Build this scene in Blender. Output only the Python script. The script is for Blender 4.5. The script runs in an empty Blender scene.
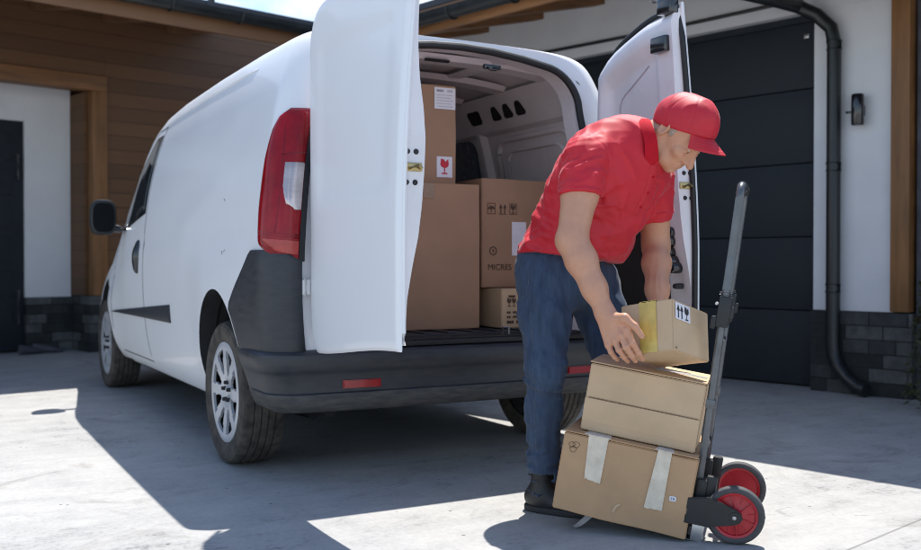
import bpy, bmesh, math, random
import numpy as np
from mathutils import Vector, Matrix, Euler, noise as mnoise

random.seed(7)
SC = bpy.context.scene
COL = SC.collection
PI = math.pi
R = math.radians

# ------------------------------------------------------------------ camera
CAM = Vector((-2.092, -3.632, 0.897))
YAW, PITCH, FPX = R(28.78), R(0.733), 995.2
RV = Vector((math.cos(YAW), -math.sin(YAW), 0))            # horizontal right of the view
FV = Vector((math.sin(YAW), math.cos(YAW), 0))             # horizontal forward of the view
UV = Vector((0, 0, 1))
cam_d = bpy.data.cameras.new('camera')
cam = bpy.data.objects.new('camera', cam_d)
COL.objects.link(cam)
cam.location = CAM
cam.rotation_euler = (PI / 2 - PITCH, 0, -YAW)
cam_d.sensor_width = 36
cam_d.lens = FPX / 921 * 36
cam_d.clip_start = 0.05
cam_d.clip_end = 3000
cam_d.dof.use_dof = True
cam_d.dof.focus_distance = 3.45
cam_d.dof.aperture_fstop = 2.8
SC.camera = cam


def at(px, py, d):
    """a point seen at photo position (px, py), d metres in front of the camera"""
    f = FV * math.cos(PITCH) - UV * math.sin(PITCH)
    u = FV * math.sin(PITCH) + UV * math.cos(PITCH)
    return CAM + f * d + RV * ((px - 460.5) / FPX * d) + u * ((275 - py) / FPX * d)


# ------------------------------------------------------------------ materials
def nd(nt, typ, **kw):
    n = nt.nodes.new(typ)
    for k, v in kw.items():
        if k in n.inputs.keys():
            n.inputs[k].default_value = v
        else:
            setattr(n, k, v)
    return n


def mat(name, col, rough=0.6, metal=0.0, var=0.12, scale=6.0, bump=0.0, bscale=None, spec=0.5,
        coat=0.0, stretch=None, rvar=0.12, trans=0.0, col2=None, dist=0.002, sheen=0.0, sheen_r=0.4):
    m = bpy.data.materials.new(name)
    m.use_nodes = True
    nt = m.node_tree
    b = nt.nodes['Principled BSDF']
    tc = nd(nt, 'ShaderNodeTexCoord')
    mp = nd(nt, 'ShaderNodeMapping')
    nt.links.new(tc.outputs['Object'], mp.inputs['Vector'])
    if stretch:
        mp.inputs['Scale'].default_value = stretch
    nz = nd(nt, 'ShaderNodeTexNoise', Scale=scale, Detail=6.0, Roughness=0.6)
    nt.links.new(mp.outputs[0], nz.inputs['Vector'])
    rp = nd(nt, 'ShaderNodeValToRGB')
    c = Vector(col)
    c2 = Vector(col2) if col2 else c * (1 + var)
    c1 = c * (1 - var)
    rp.color_ramp.elements[0].color = (*c1, 1)
    rp.color_ramp.elements[1].color = (*c2, 1)
    rp.color_ramp.elements[0].position = 0.32
    rp.color_ramp.elements[1].position = 0.68
    nt.links.new(nz.outputs['Fac'], rp.inputs['Fac'])
    nt.links.new(rp.outputs['Color'], b.inputs['Base Color'])
    mr = nd(nt, 'ShaderNodeMapRange')
    mr.inputs['To Min'].default_value = max(0.02, rough - rvar)
    mr.inputs['To Max'].default_value = min(1, rough + rvar)
    nt.links.new(nz.outputs['Fac'], mr.inputs['Value'])
    nt.links.new(mr.outputs[0], b.inputs['Roughness'])
    b.inputs['Metallic'].default_value = metal
    b.inputs['Specular IOR Level'].default_value = spec
    b.inputs['Coat Weight'].default_value = coat
    b.inputs['Coat Roughness'].default_value = 0.06
    b.inputs['Sheen Weight'].default_value = sheen
    b.inputs['Sheen Roughness'].default_value = sheen_r
    b.inputs['Transmission Weight'].default_value = trans
    if bump:
        n2 = nd(nt, 'ShaderNodeTexNoise', Scale=bscale or scale * 6, Detail=5.0)
        nt.links.new(mp.outputs[0], n2.inputs['Vector'])
        bp = nd(nt, 'ShaderNodeBump', Strength=bump, Distance=dist)
        nt.links.new(n2.outputs['Fac'], bp.inputs['Height'])
        nt.links.new(bp.outputs[0], b.inputs['Normal'])
    return m


def math_node(nt, op, a, b=None):
    n = nt.nodes.new('ShaderNodeMath')
    n.operation = op
    for i, v in enumerate((a, b)):
        if v is None:
            continue
        if isinstance(v, (int, float)):
            n.inputs[i].default_value = v
        else:
            nt.links.new(v, n.inputs[i])
    return n.outputs[0]


def mat_boards(name, col, pitch=0.14, axis='Z', var=0.35, rough=0.6, groove=0.012):
    """horizontal boards: pitch along one object axis, grain along the others"""
    m = bpy.data.materials.new(name)
    m.use_nodes = True
    nt = m.node_tree
    b = nt.nodes['Principled BSDF']
    tc = nd(nt, 'ShaderNodeTexCoord')
    sp = nd(nt, 'ShaderNodeSeparateXYZ')
    nt.links.new(tc.outputs['Object'], sp.inputs[0])
    t = math_node(nt, 'DIVIDE', sp.outputs[axis], pitch)
    fr = math_node(nt, 'FRACT', t)
    fl = math_node(nt, 'FLOOR', t)
    wn = nd(nt, 'ShaderNodeTexWhiteNoise', noise_dimensions='1D')
    nt.links.new(fl, wn.inputs['W'])
    mp = nd(nt, 'ShaderNodeMapping')
    s = {'X': (14, 1.2, 1.2), 'Y': (1.2, 14, 1.2), 'Z': (1.2, 1.2, 14)}[axis]
    mp.inputs['Scale'].default_value = s
    nt.links.new(tc.outputs['Object'], mp.inputs['Vector'])
    nz = nd(nt, 'ShaderNodeTexNoise', Scale=3.0, Detail=8.0, Roughness=0.65)
    nt.links.new(mp.outputs[0], nz.inputs['Vector'])
    mixv = math_node(nt, 'ADD', math_node(nt, 'MULTIPLY', wn.outputs['Value'], 0.5), math_node(nt, 'MULTIPLY', nz.outputs['Fac'], 0.6))
    rp = nd(nt, 'ShaderNodeValToRGB')
    c = Vector(col)
    rp.color_ramp.elements[0].color = (*(c * (1 - var)), 1)
    rp.color_ramp.elements[1].color = (*(c * (1 + var)), 1)
    rp.color_ramp.elements[0].position = 0.2
    rp.color_ramp.elements[1].position = 0.85
    nt.links.new(mixv, rp.inputs['Fac'])
    g = math_node(nt, 'GREATER_THAN', fr, groove / pitch)
    mx = nd(nt, 'ShaderNodeMix', data_type='RGBA')
    nt.links.new(g, mx.inputs['Factor'])
    mx.inputs[6].default_value = (*(c * 0.4), 1)
    nt.links.new(rp.outputs['Color'], mx.inputs[7])
    nt.links.new(mx.outputs[2], b.inputs['Base Color'])
    b.inputs['Roughness'].default_value = rough
    bp = nd(nt, 'ShaderNodeBump', Strength=0.6, Distance=0.006)
    h = math_node(nt, 'ADD', math_node(nt, 'MULTIPLY', g, 1.0), math_node(nt, 'MULTIPLY', nz.outputs['Fac'], 0.15))
    nt.links.new(h, bp.inputs['Height'])
    nt.links.new(bp.outputs[0], b.inputs['Normal'])
    return m


def mat_stone(name):
    m = bpy.data.materials.new(name)
    m.use_nodes = True
    nt = m.node_tree
    b = nt.nodes['Principled BSDF']
    tc = nd(nt, 'ShaderNodeTexCoord')
    sp = nd(nt, 'ShaderNodeSeparateXYZ')
    nt.links.new(tc.outputs['Object'], sp.inputs[0])
    cb = nd(nt, 'ShaderNodeCombineXYZ')
    nt.links.new(math_node(nt, 'ADD', sp.outputs['X'], sp.outputs['Y']), cb.inputs['X'])
    nt.links.new(sp.outputs['Z'], cb.inputs['Y'])
    br = nd(nt, 'ShaderNodeTexBrick')
    br.offset = 0.37
    br.squash = 0.7
    br.squash_frequency = 3
    br.inputs['Scale'].default_value = 1.0
    br.inputs['Brick Width'].default_value = 0.26
    br.inputs['Row Height'].default_value = 0.094
    br.inputs['Mortar Size'].default_value = 0.004
    br.inputs['Mortar Smooth'].default_value = 0.3
    br.inputs['Bias'].default_value = -0.35
    br.inputs['Color1'].default_value = (0.018, 0.022, 0.024, 1)
    br.inputs['Color2'].default_value = (0.17, 0.175, 0.175, 1)
    br.inputs['Mortar'].default_value = (0.012, 0.013, 0.014, 1)
    nt.links.new(cb.outputs[0], br.inputs['Vector'])
    nz = nd(nt, 'ShaderNodeTexNoise', Scale=14.0, Detail=8.0, Roughness=0.7)
    nt.links.new(tc.outputs['Object'], nz.inputs['Vector'])
    mx = nd(nt, 'ShaderNodeMix', data_type='RGBA', blend_type='MULTIPLY')
    mx.inputs['Factor'].default_value = 0.8
    rp = nd(nt, 'ShaderNodeValToRGB')
    rp.color_ramp.elements[0].color = (0.35, 0.37, 0.38, 1)
    rp.color_ramp.elements[1].color = (1.3, 1.3, 1.25, 1)
    rp.color_ramp.elements[0].position = 0.3
    rp.color_ramp.elements[1].position = 0.7
    nt.links.new(nz.outputs['Fac'], rp.inputs['Fac'])
    nt.links.new(br.outputs['Color'], mx.inputs[6])
    nt.links.new(rp.outputs['Color'], mx.inputs[7])
    nt.links.new(mx.outputs[2], b.inputs['Base Color'])
    b.inputs['Roughness'].default_value = 0.75
    bp = nd(nt, 'ShaderNodeBump', Strength=0.9, Distance=0.015)
    h = math_node(nt, 'SUBTRACT', math_node(nt, 'MULTIPLY', nz.outputs['Fac'], 0.8), br.outputs['Fac'])
    nt.links.new(h, bp.inputs['Height'])
    nt.links.new(bp.outputs[0], b.inputs['Normal'])
    return m


def mat_concrete():
    m = bpy.data.materials.new('concrete_yard')
    m.use_nodes = True
    nt = m.node_tree
    b = nt.nodes['Principled BSDF']
    tc = nd(nt, 'ShaderNodeTexCoord')
    P = tc.outputs['Object']
    big = nd(nt, 'ShaderNodeTexNoise', Scale=0.9, Detail=7.0, Roughness=0.62, Distortion=0.5)
    mid = nd(nt, 'ShaderNodeTexNoise', Scale=6.0, Detail=8.0, Roughness=0.7)
    fine = nd(nt, 'ShaderNodeTexNoise', Scale=45.0, Detail=8.0, Roughness=0.8)
    mp = nd(nt, 'ShaderNodeMapping')                       # trowel and sweeping streaks run along the view of the yard
    mp.inputs['Rotation'].default_value = (0, 0, R(-35))
    mp.inputs['Scale'].default_value = (1.2, 7, 1)
    nt.links.new(P, mp.inputs['Vector'])
    streak = nd(nt, 'ShaderNodeTexNoise', Scale=1.6, Detail=6.0, Roughness=0.6, Distortion=0.8)
    nt.links.new(mp.outputs[0], streak.inputs['Vector'])
    for n in (big, mid, fine):
        nt.links.new(P, n.inputs['Vector'])
    f = math_node(nt, 'ADD', math_node(nt, 'MULTIPLY', big.outputs['Fac'], 0.30), math_node(nt, 'MULTIPLY', mid.outputs['Fac'], 0.25))
    f = math_node(nt, 'ADD', f, math_node(nt, 'MULTIPLY', streak.outputs['Fac'], 0.15))
    f = math_node(nt, 'ADD', f, math_node(nt, 'MULTIPLY', fine.outputs['Fac'], 0.33))
    rp = nd(nt, 'ShaderNodeValToRGB')
    e = rp.color_ramp.elements
    e[0].position, e[0].color = 0.41, (0.150, 0.152, 0.154, 1)
    e[1].position, e[1].color = 0.60, (0.42, 0.414, 0.398, 1)
    e2 = e.new(0.47)
    e2.color = (0.312, 0.311, 0.305, 1)
    nt.links.new(f, rp.inputs['Fac'])
    # pits and dark specks
    vo = nd(nt, 'ShaderNodeTexVoronoi', Scale=9.0, Randomness=1.0)
    nt.links.new(P, vo.inputs['Vector'])
    pit = math_node(nt, 'LESS_THAN', vo.outputs['Distance'], 0.06)
    sel = nd(nt, 'ShaderNodeTexNoise', Scale=2.3, Detail=3.0)
    nt.links.new(P, sel.inputs['Vector'])
    pit = math_node(nt, 'MULTIPLY', pit, math_node(nt, 'GREATER_THAN', sel.outputs['Fac'], 0.47))
    # hairline cracks
    dis = nd(nt, 'ShaderNodeTexNoise', Scale=2.0, Detail=5.0)
    nt.links.new(P, dis.inputs['Vector'])
    vm = nd(nt, 'ShaderNodeVectorMath', operation='MULTIPLY_ADD')
    nt.links.new(dis.outputs['Color'], vm.inputs[0])
    vm.inputs[1].default_value = (0.7, 0.7, 0)
    nt.links.new(P, vm.inputs[2])
    vc = nd(nt, 'ShaderNodeTexVoronoi', Scale=0.55, feature='DISTANCE_TO_EDGE')
    nt.links.new(vm.outputs[0], vc.inputs['Vector'])
    crack = math_node(nt, 'MULTIPLY', math_node(nt, 'LESS_THAN', vc.outputs['Distance'], 0.0012), math_node(nt, 'GREATER_THAN', sel.outputs['Fac'], 0.56))
    # two saw-cut expansion joints, square to the house
    sp = nd(nt, 'ShaderNodeSeparateXYZ')
    mj = nd(nt, 'ShaderNodeMapping')
    mj.inputs['Rotation'].default_value = (0, 0, R(-14))
    nt.links.new(P, mj.inputs['Vector'])
    nt.links.new(mj.outputs[0], sp.inputs[0])
    ju = math_node(nt, 'LESS_THAN', math_node(nt, 'ABSOLUTE', math_node(nt, 'SUBTRACT', math_node(nt, 'MODULO', math_node(nt, 'ADD', sp.outputs['Y'], 304.57), 6.0), 3.0)), 0.005)
    dark = math_node(nt, 'MAXIMUM', math_node(nt, 'MAXIMUM', math_node(nt, 'MULTIPLY', pit, 0.75), math_node(nt, 'MULTIPLY', crack, 0.25)), math_node(nt, 'MULTIPLY', ju, 0.5))
    mx = nd(nt, 'ShaderNodeMix', data_type='RGBA')
    nt.links.new(dark, mx.inputs['Factor'])
    # oil spots, tyre scuffs and damp stains
    so = nd(nt, 'ShaderNodeTexNoise', Scale=1.7, Detail=9.0, Roughness=0.72, Distortion=1.2)
    nt.links.new(P, so.inputs['Vector'])
    sr = nd(nt, 'ShaderNodeMapRange')
    sr.inputs['From Min'].default_value = 0.56
    sr.inputs['From Max'].default_value = 0.70
    sr.inputs['To Max'].default_value = 0.7
    nt.links.new(so.outputs['Fac'], sr.inputs['Value'])
    ms = nd(nt, 'ShaderNodeMix', data_type='RGBA', blend_type='MULTIPLY')
    nt.links.new(sr.outputs[0], ms.inputs['Factor'])
    nt.links.new(rp.outputs['Color'], ms.inputs[6])
    ms.inputs[7].default_value = (0.50, 0.47, 0.43, 1)
    nt.links.new(ms.outputs[2], mx.inputs[6])
    mx.inputs[7].default_value = (0.05, 0.05, 0.048, 1)
    nt.links.new(mx.outputs[2], b.inputs['Base Color'])
    mr = nd(nt, 'ShaderNodeMapRange')
    mr.inputs['To Min'].default_value = 0.55
    mr.inputs['To Max'].default_value = 0.85
    nt.links.new(mid.outputs['Fac'], mr.inputs['Value'])
    nt.links.new(mr.outputs[0], b.inputs['Roughness'])
    bp = nd(nt, 'ShaderNodeBump', Strength=0.55, Distance=0.006)
    h = math_node(nt, 'ADD', math_node(nt, 'MULTIPLY', mid.outputs['Fac'], 0.8), math_node(nt, 'MULTIPLY', fine.outputs['Fac'], 0.5))
    h = math_node(nt, 'SUBTRACT', h, dark)
    nt.links.new(h, bp.inputs['Height'])
    nt.links.new(bp.outputs[0], b.inputs['Normal'])
    return m


M = {}
M['concrete'] = mat_concrete()
M['paint'] = mat('white_car_paint', (0.80, 0.805, 0.81), 0.40, var=0.012, scale=2.2, coat=0.25, rvar=0.04)
M['inner_paint'] = mat('white_inner_paint', (0.72, 0.70, 0.71), 0.42, var=0.08, scale=3.5, coat=0.2, bump=0.03)
M['plastic'] = mat('dark_bumper_plastic', (0.024, 0.028, 0.035), 0.48, var=0.15, scale=26, bump=0.3, bscale=420, dist=0.0008, col2=(0.036, 0.039, 0.046), stretch=(0.5, 0.5, 2))
M['dusty_plastic'] = mat('dusty_bumper_plastic', (0.035, 0.037, 0.040), 0.7, var=0.2, scale=20, bump=0.3, bscale=300, dist=0.0008, col2=(0.080, 0.077, 0.072), stretch=(0.6, 0.6, 3.5))
M['under'] = mat('underbody', (0.012, 0.012, 0.013), 0.85, var=0.3, scale=8)
M['rubber_seal'] = mat('black_rubber', (0.010, 0.011, 0.012), 0.55, var=0.2)
M['gloss_black'] = mat('gloss_black', (0.010, 0.011, 0.014), 0.16, var=0.2, coat=0.5, rvar=0.05)
M['glass'] = mat('dark_glass', (0.012, 0.016, 0.02), 0.06, var=0.2, spec=0.8, coat=1.0, rvar=0.02)
M['tyre'] = mat('tyre_rubber', (0.036, 0.033, 0.030), 0.85, var=0.3, scale=16, bump=0.3, bscale=120, col2=(0.105, 0.090, 0.074))
M['hubcap'] = mat('hubcap_silver', (0.56, 0.57, 0.59), 0.34, metal=0.25, var=0.06, scale=9)
M['disc'] = mat('dark_wheel_well', (0.02, 0.02, 0.022), 0.7, var=0.3)
M['steel'] = mat('bare_steel', (0.45, 0.45, 0.46), 0.32, metal=0.9, var=0.1, scale=20)
M['brass'] = mat('latch_brass', (0.42, 0.33, 0.16), 0.35, metal=0.9, var=0.15, scale=30)
M['red_lens'] = mat('red_lens', (0.27, 0.003, 0.008), 0.16, var=0.3, scale=7, coat=0.12, col2=(0.35, 0.005, 0.012), rvar=0.03, spec=0.3)
M['red_dark'] = mat('red_lens_dark', (0.13, 0.003, 0.007), 0.2, var=0.3, scale=9, coat=0.1)
M['clear_lens'] = mat('clear_lens', (0.42, 0.36, 0.35), 0.08, var=0.35, scale=8, coat=1.0, rvar=0.03, metal=0.5, stretch=(0.3, 0.3, 1.6))
M['press_line'] = mat('pressed_line_grey', (0.42, 0.40, 0.44), 0.5, var=0.1)
M['lens_pink'] = mat('lens_pale_red', (0.40, 0.035, 0.028), 0.2, var=0.2, scale=20, coat=0.1)
M['reflector'] = mat('red_reflector', (0.30, 0.006, 0.012), 0.22, var=0.2, scale=40, coat=0.4)
M['wood'] = mat_boards('brown_boards', (0.125, 0.060, 0.025), 0.145, var=0.22, groove=0.006)
M['wood_soffit'] = mat_boards('soffit_boards', (0.22, 0.115, 0.055), 0.12, axis='X', var=0.22)
M['wood_soffit_b'] = mat_boards('soffit_boards_across', (0.19, 0.094, 0.043), 0.12, axis='Y', var=0.22, groove=0.006)
M['timber'] = mat('orange_timber', (0.20, 0.092, 0.031), 0.55, var=0.35, scale=2.5, stretch=(5, 5, 0.6), bump=0.1)
M['timber_h'] = mat('beam_timber', (0.20, 0.094, 0.037), 0.55, var=0.35, scale=2.5, stretch=(0.6, 0.6, 5), bump=0.1)
M['render_wall'] = mat('white_render', (0.68, 0.69, 0.71), 0.9, var=0.04, scale=3, bump=0.25, bscale=160, dist=0.003)
M['stone'] = mat_stone('dark_stone_blocks')
M['anthracite'] = mat('anthracite_metal', (0.016, 0.021, 0.028), 0.6, var=0.15, scale=4, bump=0.05, bscale=200, spec=0.3)
M['gutter'] = mat('dark_gutter', (0.012, 0.015, 0.017), 0.38, var=0.25, scale=10)
M['tiles'] = mat_boards('roof_tiles', (0.035, 0.036, 0.042), 0.22, axis='X')
M['slate'] = mat('slate_grey', (0.06, 0.062, 0.075), 0.6, var=0.3, scale=5)
M['card'] = mat('kraft_board', (0.47, 0.295, 0.160), 0.78, var=0.09, scale=7, bump=0.12, bscale=70, dist=0.001)
M['card_pale'] = mat('pale_kraft_board', (0.56, 0.40, 0.245), 0.75, var=0.08, scale=7, bump=0.12, bscale=70, dist=0.001)
M['card_dark'] = mat('brown_kraft_board', (0.36, 0.212, 0.126), 0.8, var=0.08, scale=5, bump=0.12, bscale=70, dist=0.001)
M['card_edge'] = mat('cut_board_edge', (0.20, 0.12, 0.065), 0.9, var=0.3, scale=60)
M['tape'] = mat('pale_packing_tape', (0.68, 0.60, 0.47), 0.5, var=0.13, scale=24, bump=0.35, bscale=45, spec=0.3)
M['tape_grey'] = mat('grey_packing_tape', (0.50, 0.49, 0.48), 0.25, var=0.15, scale=24, bump=0.3, bscale=45, coat=0.3)
M['tape_brown'] = mat('brown_packing_tape', (0.27, 0.155, 0.09), 0.3, var=0.1, scale=20, bump=0.2, coat=0.2)
M['tape_yellow'] = mat('yellow_packing_tape', (0.58, 0.42, 0.10), 0.32, var=0.14, scale=24, bump=0.3, bscale=45, coat=0.15)
M['paper'] = mat('label_paper', (0.74, 0.73, 0.76), 0.6, var=0.04, scale=20)
M['ink'] = mat('dark_ink', (0.03, 0.028, 0.032), 0.7, var=0.2, scale=60)
M['ink_brown'] = mat('brown_ink', (0.085, 0.050, 0.032), 0.8, var=0.3, scale=80)
M['ink_red'] = mat('red_ink', (0.55, 0.03, 0.05), 0.7, var=0.2, scale=60)
M['ink_grey'] = mat('grey_ink', (0.30, 0.30, 0.36), 0.7, var=0.2, scale=60)
M['tube'] = mat('grey_powder_coat', (0.125, 0.132, 0.14), 0.34, metal=0.55, var=0.18, scale=18)
M['tube_dark'] = mat('dark_powder_coat', (0.030, 0.033, 0.036), 0.42, metal=0.3, var=0.25, scale=18)
M['black_plastic'] = mat('black_plastic', (0.014, 0.015, 0.016), 0.45, var=0.25, scale=18)
M['red_plastic'] = mat('red_plastic', (0.43, 0.008, 0.018), 0.36, var=0.18, scale=14, coat=0.1)
M['grey_rubber'] = mat('grey_rubber', (0.060, 0.060, 0.062), 0.72, var=0.3, scale=25, bump=0.1)
M['white_plastic'] = mat('white_plastic', (0.72, 0.71, 0.70), 0.4, var=0.05)


# ------------------------------------------------------------------ mesh helpers
def finish(name, bm, m=None, parent=None, smooth=True, angle=35, mats=None):
    me = bpy.data.meshes.new(name)
    bmesh.ops.recalc_face_normals(bm, faces=bm.faces[:]) if getattr(bm, '_rc', True) is True else None
    bm.to_mesh(me)
    bm.free()
    for mm in (mats or [m]):
        me.materials.append(mm)
    if smooth:
        me.polygons.foreach_set('use_smooth', [True] * len(me.polygons))
        try:
            me.set_sharp_from_angle(angle=R(angle))
        except Exception:
            pass
    o = bpy.data.objects.new(name, me)
    COL.objects.link(o)
    if parent:
        o.parent = parent
    return o


def empty(name, loc=(0, 0, 0), rot=(0, 0, 0)):
    o = bpy.data.objects.new(name, None)
    o.empty_display_size = 0.1
    o.location = loc
    o.rotation_euler = rot
    COL.objects.link(o)
    return o


def tag(o, label=None, cat=None, group=None, kind=None):
    if label:
        o['label'] = label
    if cat:
        o['category'] = cat
    if group:
        o['group'] = group
    if kind:
        o['kind'] = kind
    return o


def box(bm, lo, hi, bev=0.0, mtx=None, mi=0):
    lo, hi = Vector(lo), Vector(hi)
    r = bmesh.ops.create_cube(bm, size=1.0)
    vs = r['verts']
    c, s = (lo + hi) / 2, hi - lo
    for v in vs:
        v.co = Vector((c[i] + v.co[i] * s[i] for i in range(3)))
    fs = list({f for v in vs for f in v.link_faces})
    if bev:
        es = list({e for v in vs for e in v.link_edges})
        rb = bmesh.ops.bevel(bm, geom=es, offset=bev, segments=2, affect='EDGES', profile=0.6)
        vs = list({v for f in rb['faces'] for v in f.verts} | {v for f in fs if f.is_valid for v in f.verts})
        fs = list({f for v in vs for f in v.link_faces})
    if mtx is not None:
        for v in vs:
            v.co = mtx @ v.co
    for f in fs:
        f.material_index = mi
    return vs


def prism(bm, pts, vec, mi=0, bev=0.0):
    """polygon (list of Vector) pushed along vec"""
    vec = Vector(vec)
    a = [bm.verts.new(Vector(p)) for p in pts]
    b = [bm.verts.new(Vector(p) + vec) for p in pts]
    n = len(pts)
    fs = [bm.faces.new(a), bm.faces.new(list(reversed(b)))]
    for i in range(n):
        fs.append(bm.faces.new((a[i], b[i], b[(i + 1) % n], a[(i + 1) % n])))
    for f in fs:
        f.material_index = mi
    if bev:
        bmesh.ops.bevel(bm, geom=list(fs[0].edges) + list(fs[1].edges), offset=bev, segments=2, affect='EDGES')
    return a + b


def frame_of(d):
    d = d.normalized()
    h = Vector((0, 0, 1)) if abs(d.z) < 0.9 else Vector((1, 0, 0))
    x = d.cross(h).normalized()
    return x, x.cross(d).normalized()


def tube(bm, pts, r, n=12, caps=True, mi=0, closed=False):
    """round tube along points; r a number or one per point"""
    pts = [Vector(p) for p in pts]
    rs = r if isinstance(r, (list, tuple)) else [r] * len(pts)
    rings = []
    x = None
    for i, p in enumerate(pts):
        if closed:
            d = pts[(i + 1) % len(pts)] - pts[i - 1]
        else:
            d = pts[min(i + 1, len(pts) - 1)] - pts[max(i - 1, 0)]
        d.normalize()
        if x is None:
            x, y = frame_of(d)
        else:
            x = (x - d * x.dot(d)).normalized()
            y = d.cross(x).normalized()
        rings.append([bm.verts.new(p + (x * math.cos(2 * PI * k / n) + y * math.sin(2 * PI * k / n)) * rs[i]) for k in range(n)])
    m = len(rings)
    for i in range(m if closed else m - 1):
        a, b = rings[i], rings[(i + 1) % m]
        for k in range(n):
            f = bm.faces.new((a[k], a[(k + 1) % n], b[(k + 1) % n], b[k]))
            f.material_index = mi
    if caps and not closed:
        for rg in (rings[0], rings[-1]):
            f = bm.faces.new(rg)
            f.material_index = mi
    return rings


def lathe(bm, prof, n=48, mtx=None, mi=0, close=False):
    """profile [(radius, x)] turned about the X axis"""
    rings = []
    for r, x in prof:
        rings.append([bm.verts.new(Vector((x, r * math.cos(2 * PI * k / n), r * math.sin(2 * PI * k / n)))) for k in range(n)])
    for i in range(len(rings) - 1):
        for k in range(n):
            f = bm.faces.new((rings[i][k], rings[i][(k + 1) % n], rings[i + 1][(k + 1) % n], rings[i + 1][k]))
            f.material_index = mi
    if close:
        for rg in (rings[0], rings[-1]):
            bm.faces.new(rg).material_index = mi
    if mtx is not None:
        for rg in rings:
            for v in rg:
                v.co = mtx @ v.co
    return rings


def grid(bm, rows, mi=0, closed=False):
    vv = [[bm.verts.new(Vector(p)) for p in r] for r in rows]
    for i in range(len(vv) - 1):
        n = len(vv[i])
        for k in range(n if closed else n - 1):
            f = bm.faces.new((vv[i][k], vv[i][(k + 1) % n], vv[i + 1][(k + 1) % n], vv[i + 1][k]))
            f.material_index = mi
    return vv


def slab_from_rows(bm, rows_out, rows_in, mi=0):
    """two matching grids joined round their border"""
    a = grid(bm, rows_out, mi)
    b = grid(bm, rows_in, mi)
    def rim(g):
        top = g[0]
        right = [r[-1] for r in g[1:]]
        bot = list(reversed(g[-1][:-1]))
        left = [r[0] for r in reversed(g[1:-1])]
        return top + right + bot + left
    ra, rb = rim(a), rim(b)
    n = len(ra)
    for i in range(n):
        try:
            f = bm.faces.new((ra[i], ra[(i + 1) % n], rb[(i + 1) % n], rb[i]))
            f.material_index = mi
        except ValueError:
            pass
    return a, b


def text_mesh(name, body, size, m, parent, mtx, depth=0.0004):
    cu = bpy.data.curves.new(name, 'FONT')
    cu.body = body
    cu.size = size
    cu.extrude = depth
    o = bpy.data.objects.new(name, cu)
    COL.objects.link(o)
    me = bpy.data.meshes.new_from_object(o.evaluated_get(bpy.context.evaluated_depsgraph_get()))
    COL.objects.unlink(o)
    bpy.data.objects.remove(o)
    me.materials.clear()
    me.materials.append(m)
    q = bpy.data.objects.new(name, me)
    COL.objects.link(q)
    q.parent = parent
    q.matrix_local = mtx
    return q


def smoothstep(a, b, x):
    t = np.clip((np.asarray(x, float) - a) / (b - a), 0, 1)
    return t * t * (3 - 2 * t)


def split_islands(o):
    """every loose piece of a part becomes a part of its own"""
    bm = bmesh.new()
    bm.from_mesh(o.data)
    bm.verts.ensure_lookup_table()
    seen, groups = set(), []
    for v in bm.verts:
        if v.index in seen:
            continue
        st, g = [v], []
        seen.add(v.index)
        while st:
            q = st.pop()
            g.append(q.index)
            for e in q.link_edges:
                t = e.other_vert(q)
                if t.index not in seen:
                    seen.add(t.index)
                    st.append(t)
        groups.append(set(g))
    if len(groups) < 2:
        bm.free()
        return [o]
    out = []
    for i, g in enumerate(groups):
        b2 = bm.copy()
        b2.verts.ensure_lookup_table()
        bmesh.ops.delete(b2, geom=[v for v in b2.verts if v.index not in g], context='VERTS')
        if i == 0:
            first = b2
            continue
        me = bpy.data.meshes.new(o.data.name)
        b2.to_mesh(me)
        b2.free()
        for m_ in o.data.materials:
            me.materials.append(m_)
        c = o.copy()
        c.data = me
        COL.objects.link(c)
        out.append(c)
    first.to_mesh(o.data)
    first.free()
    bm.free()
    return [o] + out


# ------------------------------------------------------------------ world, sun
SUN_TO = Vector((0.31, 0.28, 1.0)).normalized()            # direction towards the sun
w = bpy.data.worlds.new('World')
SC.world = w
w.use_nodes = True
nt = w.node_tree
bg = nt.nodes['Background']
sky = nd(nt, 'ShaderNodeTexSky', sky_type='NISHITA')
sky.sun_disc = False
sky.sun_elevation = math.asin(SUN_TO.z)
sky.sun_rotation = math.atan2(SUN_TO.x, SUN_TO.y)
sky.altitude = 200
sky.air_density = 1.0
sky.dust_density = 0.5
tcw = nd(nt, 'ShaderNodeTexCoord')
mpw = nd(nt, 'ShaderNodeMapping')
mpw.inputs['Scale'].default_value = (1, 1, 2.2)
nt.links.new(tcw.outputs['Generated'], mpw.inputs['Vector'])
cl = nd(nt, 'ShaderNodeTexNoise', Scale=3.4, Detail=9.0, Roughness=0.58, Distortion=0.3)
nt.links.new(mpw.outputs[0], cl.inputs['Vector'])
cr = nd(nt, 'ShaderNodeValToRGB')
cr.color_ramp.elements[0].position = 0.45
cr.color_ramp.elements[1].position = 0.60
nt.links.new(cl.outputs['Fac'], cr.inputs['Fac'])
mxw = nd(nt, 'ShaderNodeMix', data_type='RGBA')
spw = nd(nt, 'ShaderNodeSeparateXYZ')
nt.links.new(tcw.outputs['Generated'], spw.inputs[0])
mrw = nd(nt, 'ShaderNodeMapRange')                        # the cloud bank lies low; the sky overhead is clearer
mrw.inputs['From Min'].default_value = 0.24
mrw.inputs['From Max'].default_value = 0.45
mrw.inputs['To Min'].default_value = 0.85
mrw.inputs['To Max'].default_value = 0.06
nt.links.new(spw.outputs['Z'], mrw.inputs['Value'])
mf = math_node(nt, 'MULTIPLY', cr.outputs['Color'], mrw.outputs[0])
nt.links.new(mf, mxw.inputs['Factor'])
nt.links.new(sky.outputs[0], mxw.inputs[6])
mxw.inputs[7].default_value = (5.6, 5.9, 6.4, 1)
nt.links.new(mxw.outputs[2], bg.inputs['Color'])
bg.inputs['Strength'].default_value = 0.15

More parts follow.
